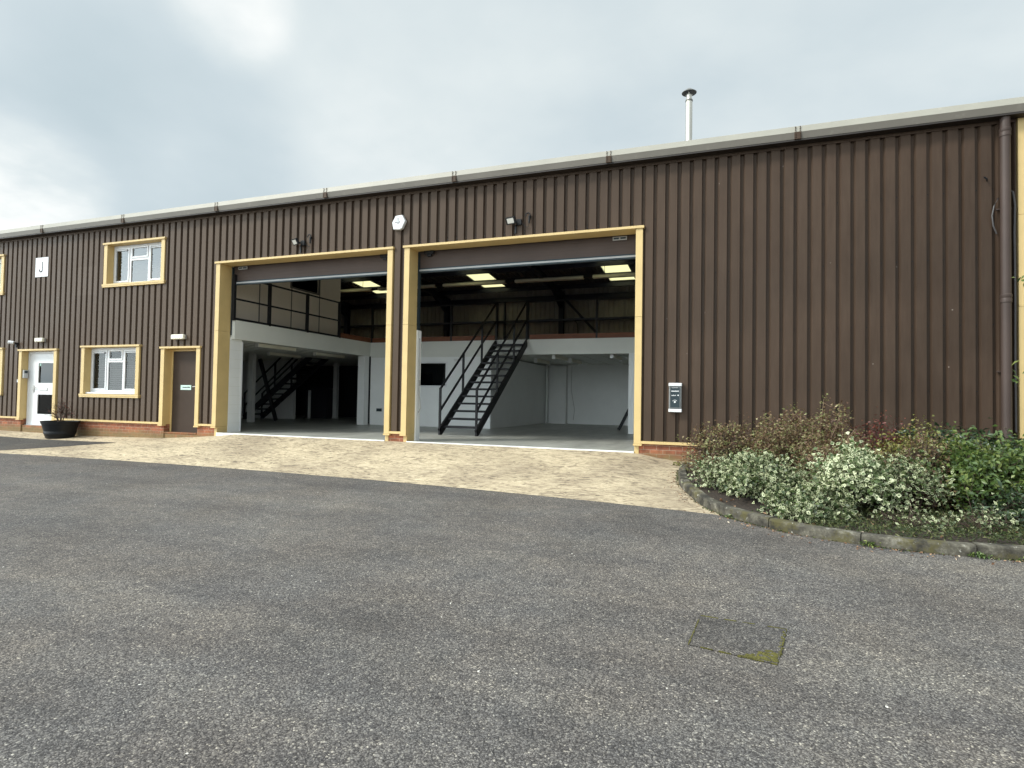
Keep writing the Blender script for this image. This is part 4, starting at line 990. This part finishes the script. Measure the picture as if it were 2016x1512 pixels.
# ground cover
rs = np.random.RandomState(40)
def scatter_bed(n, x0, x1, y0, y1, kin):
    out = []
    while len(out) < n:
        x, y = rs.uniform(x0,x1), rs.uniform(y0,y1)
        ok = False
        for p, q in zip(KP, KP[1:]):
            if p.x <= x <= q.x and y > p.y+(q.y-p.y)*(x-p.x)/(q.x-p.x+1e-9)+.14: ok = True; break
        if ok: out.append((x, y, bedz(x,y)+kin*rs.random()))
    return np.array(out)
P = scatter_bed(12000, .75, 5.5, -4.25, -2.9, .09); V, F, rv, uv = leaves(P, np.tile([0,0,1.],(len(P),1)), .05, .012, rs)
gc = struct(leaf_mesh('ground_cover', V, F, rv, uv, M['lf_ground']), 'stuff'); tag(gc, 'low dark green ground cover along the inside of the kerb', 'ground cover')
P = scatter_bed(420, -.6, 5, -4.3, -1.5, .02); V, F, rv, uv = leaves(P, np.tile([0,0,1.],(len(P),1)), .055, .032, rs, .5)
kx = []
for k in range(300):
    s = rs.uniform(.6, 9); p, t = at_len(s); o_ = -abs(rs.normal(0,.10))-.01; q = (p.x-t.y*o_, p.y+t.x*o_); kx.append((q[0], q[1], g(*q)+.006))
P2 = np.array(kx); V2, F2, r2_, u2 = leaves(P2, np.tile([0,0,1.],(len(P2),1)), .034, .020, rs, .4)
lt = struct(leaf_mesh('leaf_litter', np.concatenate([V,V2]), np.concatenate([F,F2+len(V)]), np.concatenate([rv,r2_]), np.concatenate([uv,u2]), M['litter']), 'stuff'); tag(lt, 'dead brown leaves lying in the bed and along the kerb', 'leaf litter')
mk = []
for k in range(900):
    s = rs.uniform(.5, 9); p, t = at_len(s)
    if math.sin(s*2.3)+math.sin(s*5.1+1) < -.2 and rs.random() < .8: continue
    o_ = -abs(rs.normal(0,.022)); q = (p.x-t.y*o_, p.y+t.x*o_); mk.append((q[0], q[1], g(*q)+.006))
P = np.array(mk); V, F, rv, uv = leaves(P, np.tile([0,0,1.],(len(P),1)), .030, .016, rs, .5)
km = struct(leaf_mesh('kerb_moss', V, F, rv, uv, M['lf_ground']), 'stuff'); tag(km, 'dark moss and dirt gathered along the foot of the kerb', 'moss')
# loose pale chippings on the tarmac
P = []
for k in range(700):
    y = -11+9*rs.random()**.8; x = rs.uniform(-12,4)
    if y < yj(x)-.05 and not (x > -.7 and y > -4.5): P.append((x,y,g(x,y)+.002))
P = np.array(P); V, F, rv, uv = leaves(P, np.tile([0,0,1.],(len(P),1)), .020, .013, rs, .25, -.25)
st_ = struct(leaf_mesh('loose_chippings', V, F, rv, uv, M['stone']), 'stuff'); tag(st_, 'pale stone chips and straw specks scattered over the tarmac', 'gravel')
# weeds at the kerb foot
for (s, sz, seed, lab) in ((.15,.10,50,'grass tuft where the brick plinth meets the bed'),(3.35,.055,51,'tiny weed at the kerb foot by the end of the apron'),(4.9,.07,52,'weed at the kerb foot below the low variegated bush'),(5.75,.07,53,'spreading weed at the kerb foot left of the joint'),(6.1,.06,54,'flat leafy weed at the kerb foot below the bright bush')):
    r3 = np.random.RandomState(seed); p, t = at_len(s); o_ = -.03; c = np.array([p.x-t.y*o_, p.y+t.x*o_, 0]); c[2] = g(c[0],c[1])
    n = 40; a = r3.uniform(0,6.28,n); PP = np.stack([np.cos(a)*sz*r3.random(n)*1.4, np.sin(a)*sz*r3.random(n)*.6, sz*.6*r3.random(n)+.008],1)
    V, F, rv, uv = leaves(PP, np.tile([0,0,1.],(n,1)), sz*.8, sz*.22, r3, .9)
    w = leaf_mesh('weed', V, F, rv, uv, M['lf_green' if seed != 50 else 'lf_yel']); w.location = c; tag(w, lab, 'weed', 'weeds at the kerb')
# laurel branch reaching in at the right edge
lb = thing('laurel_tree', 'green leaf sprays of a small tree at the right edge of the photo', 'tree', (3.95,-2.1,.3))
tk = MB().tube([(3.95,-2.1,.3),(3.97,-2.12,1.2),(3.92,-2.08,2.0),(3.98,-2.1,3.1)], .03, 7, .012)
rs = np.random.RandomState(60); Cs = []
for k in range(26):
    z = rs.uniform(1.3,3.0); a = rs.uniform(0,6.28); r = rs.uniform(.3,.62); e = np.array([3.95+r*math.cos(a), -2.1+r*math.sin(a)*.8, z+.12])
    tk.tube([(3.95,-2.1,z-.15), (3.95+(e[0]-3.95)*.6, -2.1+(e[1]+2.1)*.6, z), tuple(e)], .007, 4, .003, cap=False)
    for j in range(10): Cs.append(e+rs.normal(0,.07,3))
keep(tk.build('trunk', M['stem'], fix=False), lb)
Cs = np.array(Cs); V, F, rv, uv = leaves(Cs, np.tile([0,-.3,.7],(len(Cs),1)), .11, .034, rs, .6); keep(leaf_mesh('crown', V, F, rv, uv, M['lf_green']), lb)

# planter
pc = (-16.42,-.43); pz = g(*pc)
pl = thing('planter', 'black half barrel plastic planter beside the white door', 'planter', (*pc, pz))
def rel(mb, name, m, root, **k): o = mb.build(name, m, **k); o.parent = root; return o
rel(MB().lathe([(.0,.0),(.30,.0),(.335,.10),(.345,.11),(.352,.17),(.348,.18),(.40,.37),(.412,.375),(.425,.44),(.40,.44),(.385,.38),(.38,.36)], (0,0,0), 32), 'tub', M['rubber'], pl, smooth=True)
rel(MB().lathe([(0,.385),(.385,.38)], (0,0,0), 32), 'soil', M['soil'], pl)
ps = shrub('potted_shrub','small bare reddish shrub growing in the black planter',pc,.42,.36,.62,'lf_red',260,.035,.02,70,ntw=60,shell=.3,low=.35,upright=.3,group=None)
ps.location = (*pc, pz+.39)

# ------------------------------------------------------------------ light
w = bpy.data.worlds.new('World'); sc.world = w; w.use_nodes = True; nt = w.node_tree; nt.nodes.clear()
out = N(nt, 'ShaderNodeOutputWorld'); tc = N(nt, 'ShaderNodeTexCoord')
SUN_DIR = Vector((-.80,-.66,.85)).normalized()
elev = math.asin(SUN_DIR.z); az = math.atan2(SUN_DIR.x, SUN_DIR.y)
skn = N(nt, 'ShaderNodeTexSky'); skn.sky_type = 'NISHITA'; skn.sun_disc = False; skn.sun_elevation = elev; skn.sun_rotation = az
bg1 = N(nt, 'ShaderNodeBackground'); L(nt, skn.outputs[0], bg1.inputs[0]); bg1.inputs[1].default_value = .10
sp = N(nt, 'ShaderNodeSeparateXYZ'); L(nt, tc.outputs['Generated'], sp.inputs[0])
def math_(op, a, b=None, c=None, clamp=False):
    n = N(nt, 'ShaderNodeMath', operation=op); n.use_clamp = clamp
    for i, v in enumerate((a, b, c)):
        if v is None: continue
        if isinstance(v, (int, float)): n.inputs[i].default_value = v
        else: L(nt, v, n.inputs[i])
    return n.outputs[0]
zz = math_('MAXIMUM', sp.outputs[2], 0.0); den = math_('ADD', zz, .22)
cx = math_('DIVIDE', sp.outputs[0], den); cy = math_('DIVIDE', sp.outputs[1], den)
cv = N(nt, 'ShaderNodeCombineXYZ'); L(nt, cx, cv.inputs[0]); L(nt, cy, cv.inputs[1])
n1 = N(nt, 'ShaderNodeTexNoise'); n1.inputs['Scale'].default_value = .75; n1.inputs['Detail'].default_value = 7; n1.inputs['Roughness'].default_value = .5; n1.inputs['Distortion'].default_value = .25; L(nt, cv.outputs[0], n1.inputs['Vector'])
n2 = N(nt, 'ShaderNodeTexNoise'); n2.inputs['Scale'].default_value = 3.2; n2.inputs['Detail'].default_value = 8; L(nt, cv.outputs[0], n2.inputs['Vector'])
def blob(px, py, c0, c1):
    v = np.array([(px-c_[0])/f_, (py-c_[1])/f_, 1.0]); d = RR @ v; d /= np.linalg.norm(d)
    dn = N(nt, 'ShaderNodeVectorMath', operation='DOT_PRODUCT'); nv = N(nt, 'ShaderNodeVectorMath', operation='NORMALIZE'); L(nt, tc.outputs['Generated'], nv.inputs[0])
    L(nt, nv.outputs[0], dn.inputs[0]); dn.inputs[1].default_value = tuple(d)
    mr = N(nt, 'ShaderNodeMapRange'); mr.interpolation_type = 'SMOOTHERSTEP'; L(nt, dn.outputs['Value'], mr.inputs[0]); mr.inputs[1].default_value = math.cos(R_(c1)); mr.inputs[2].default_value = math.cos(R_(c0)); return mr.outputs[0]
v = math_('MULTIPLY_ADD', n1.outputs[0], .9, math_('MULTIPLY', n2.outputs[0], .22))   # ~.56 mean
v = math_('ADD', v, math_('MULTIPLY', math_('MULTIPLY', blob(455, 0, 0, 6), n2.outputs[0]), .34))
v = math_('ADD', v, math_('MULTIPLY', math_('MULTIPLY', blob(10, 385, 0, 8), n2.outputs[0]), .62))
v = math_('ADD', v, math_('MULTIPLY', blob(820, 120, 2, 20), .12))
v = math_('SUBTRACT', v, math_('MULTIPLY', blob(300, 270, 1, 14), .17))
v = math_('SUBTRACT', v, math_('MULTIPLY', blob(60, 150, 1, 10), .10))
rp = ramp(nt, [(.30, (.37,.445,.475)), (.50, (.455,.52,.545)), (.66, (.56,.61,.615)), (.86, (.76,.77,.75))]); L(nt, v, rp.inputs[0])
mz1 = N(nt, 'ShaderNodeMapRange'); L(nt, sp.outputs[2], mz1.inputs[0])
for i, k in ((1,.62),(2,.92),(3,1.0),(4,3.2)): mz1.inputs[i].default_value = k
# unseen sky behind the camera boosted, low and sunward, to light facade and interior
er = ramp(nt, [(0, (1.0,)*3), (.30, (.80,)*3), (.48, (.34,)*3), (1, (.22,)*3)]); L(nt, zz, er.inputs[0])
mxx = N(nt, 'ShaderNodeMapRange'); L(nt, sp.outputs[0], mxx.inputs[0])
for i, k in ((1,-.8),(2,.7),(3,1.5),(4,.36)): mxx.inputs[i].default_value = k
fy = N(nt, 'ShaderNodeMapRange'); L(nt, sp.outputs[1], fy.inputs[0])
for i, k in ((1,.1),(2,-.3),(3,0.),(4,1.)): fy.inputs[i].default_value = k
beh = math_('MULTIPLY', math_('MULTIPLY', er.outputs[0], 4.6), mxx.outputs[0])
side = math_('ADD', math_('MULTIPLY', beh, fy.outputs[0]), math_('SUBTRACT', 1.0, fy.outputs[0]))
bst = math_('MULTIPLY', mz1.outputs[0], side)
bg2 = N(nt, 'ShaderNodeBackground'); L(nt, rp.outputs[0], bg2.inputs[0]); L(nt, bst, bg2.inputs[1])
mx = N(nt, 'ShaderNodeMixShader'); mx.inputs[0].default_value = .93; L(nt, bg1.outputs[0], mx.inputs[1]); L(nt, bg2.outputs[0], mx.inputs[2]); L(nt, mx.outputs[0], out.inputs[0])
sl_ = bpy.data.lights.new('sun', 'SUN'); sl_.energy = 2.1; sl_.angle = R_(12); sl_.color = (1,.96,.88); so_ = bpy.data.objects.new('sun', sl_); COL.objects.link(so_)
so_.rotation_euler = SUN_DIR.to_track_quat('Z', 'Y').to_euler()
sc.view_settings.view_transform = 'Standard'; sc.view_settings.look = 'None'; sc.view_settings.exposure = .52; sc.view_settings.gamma = 1
sc.render.engine = 'CYCLES'; sc.cycles.use_denoising = True; sc.cycles.max_bounces = 8; sc.cycles.diffuse_bounces = 7; sc.cycles.transparent_max_bounces = 8
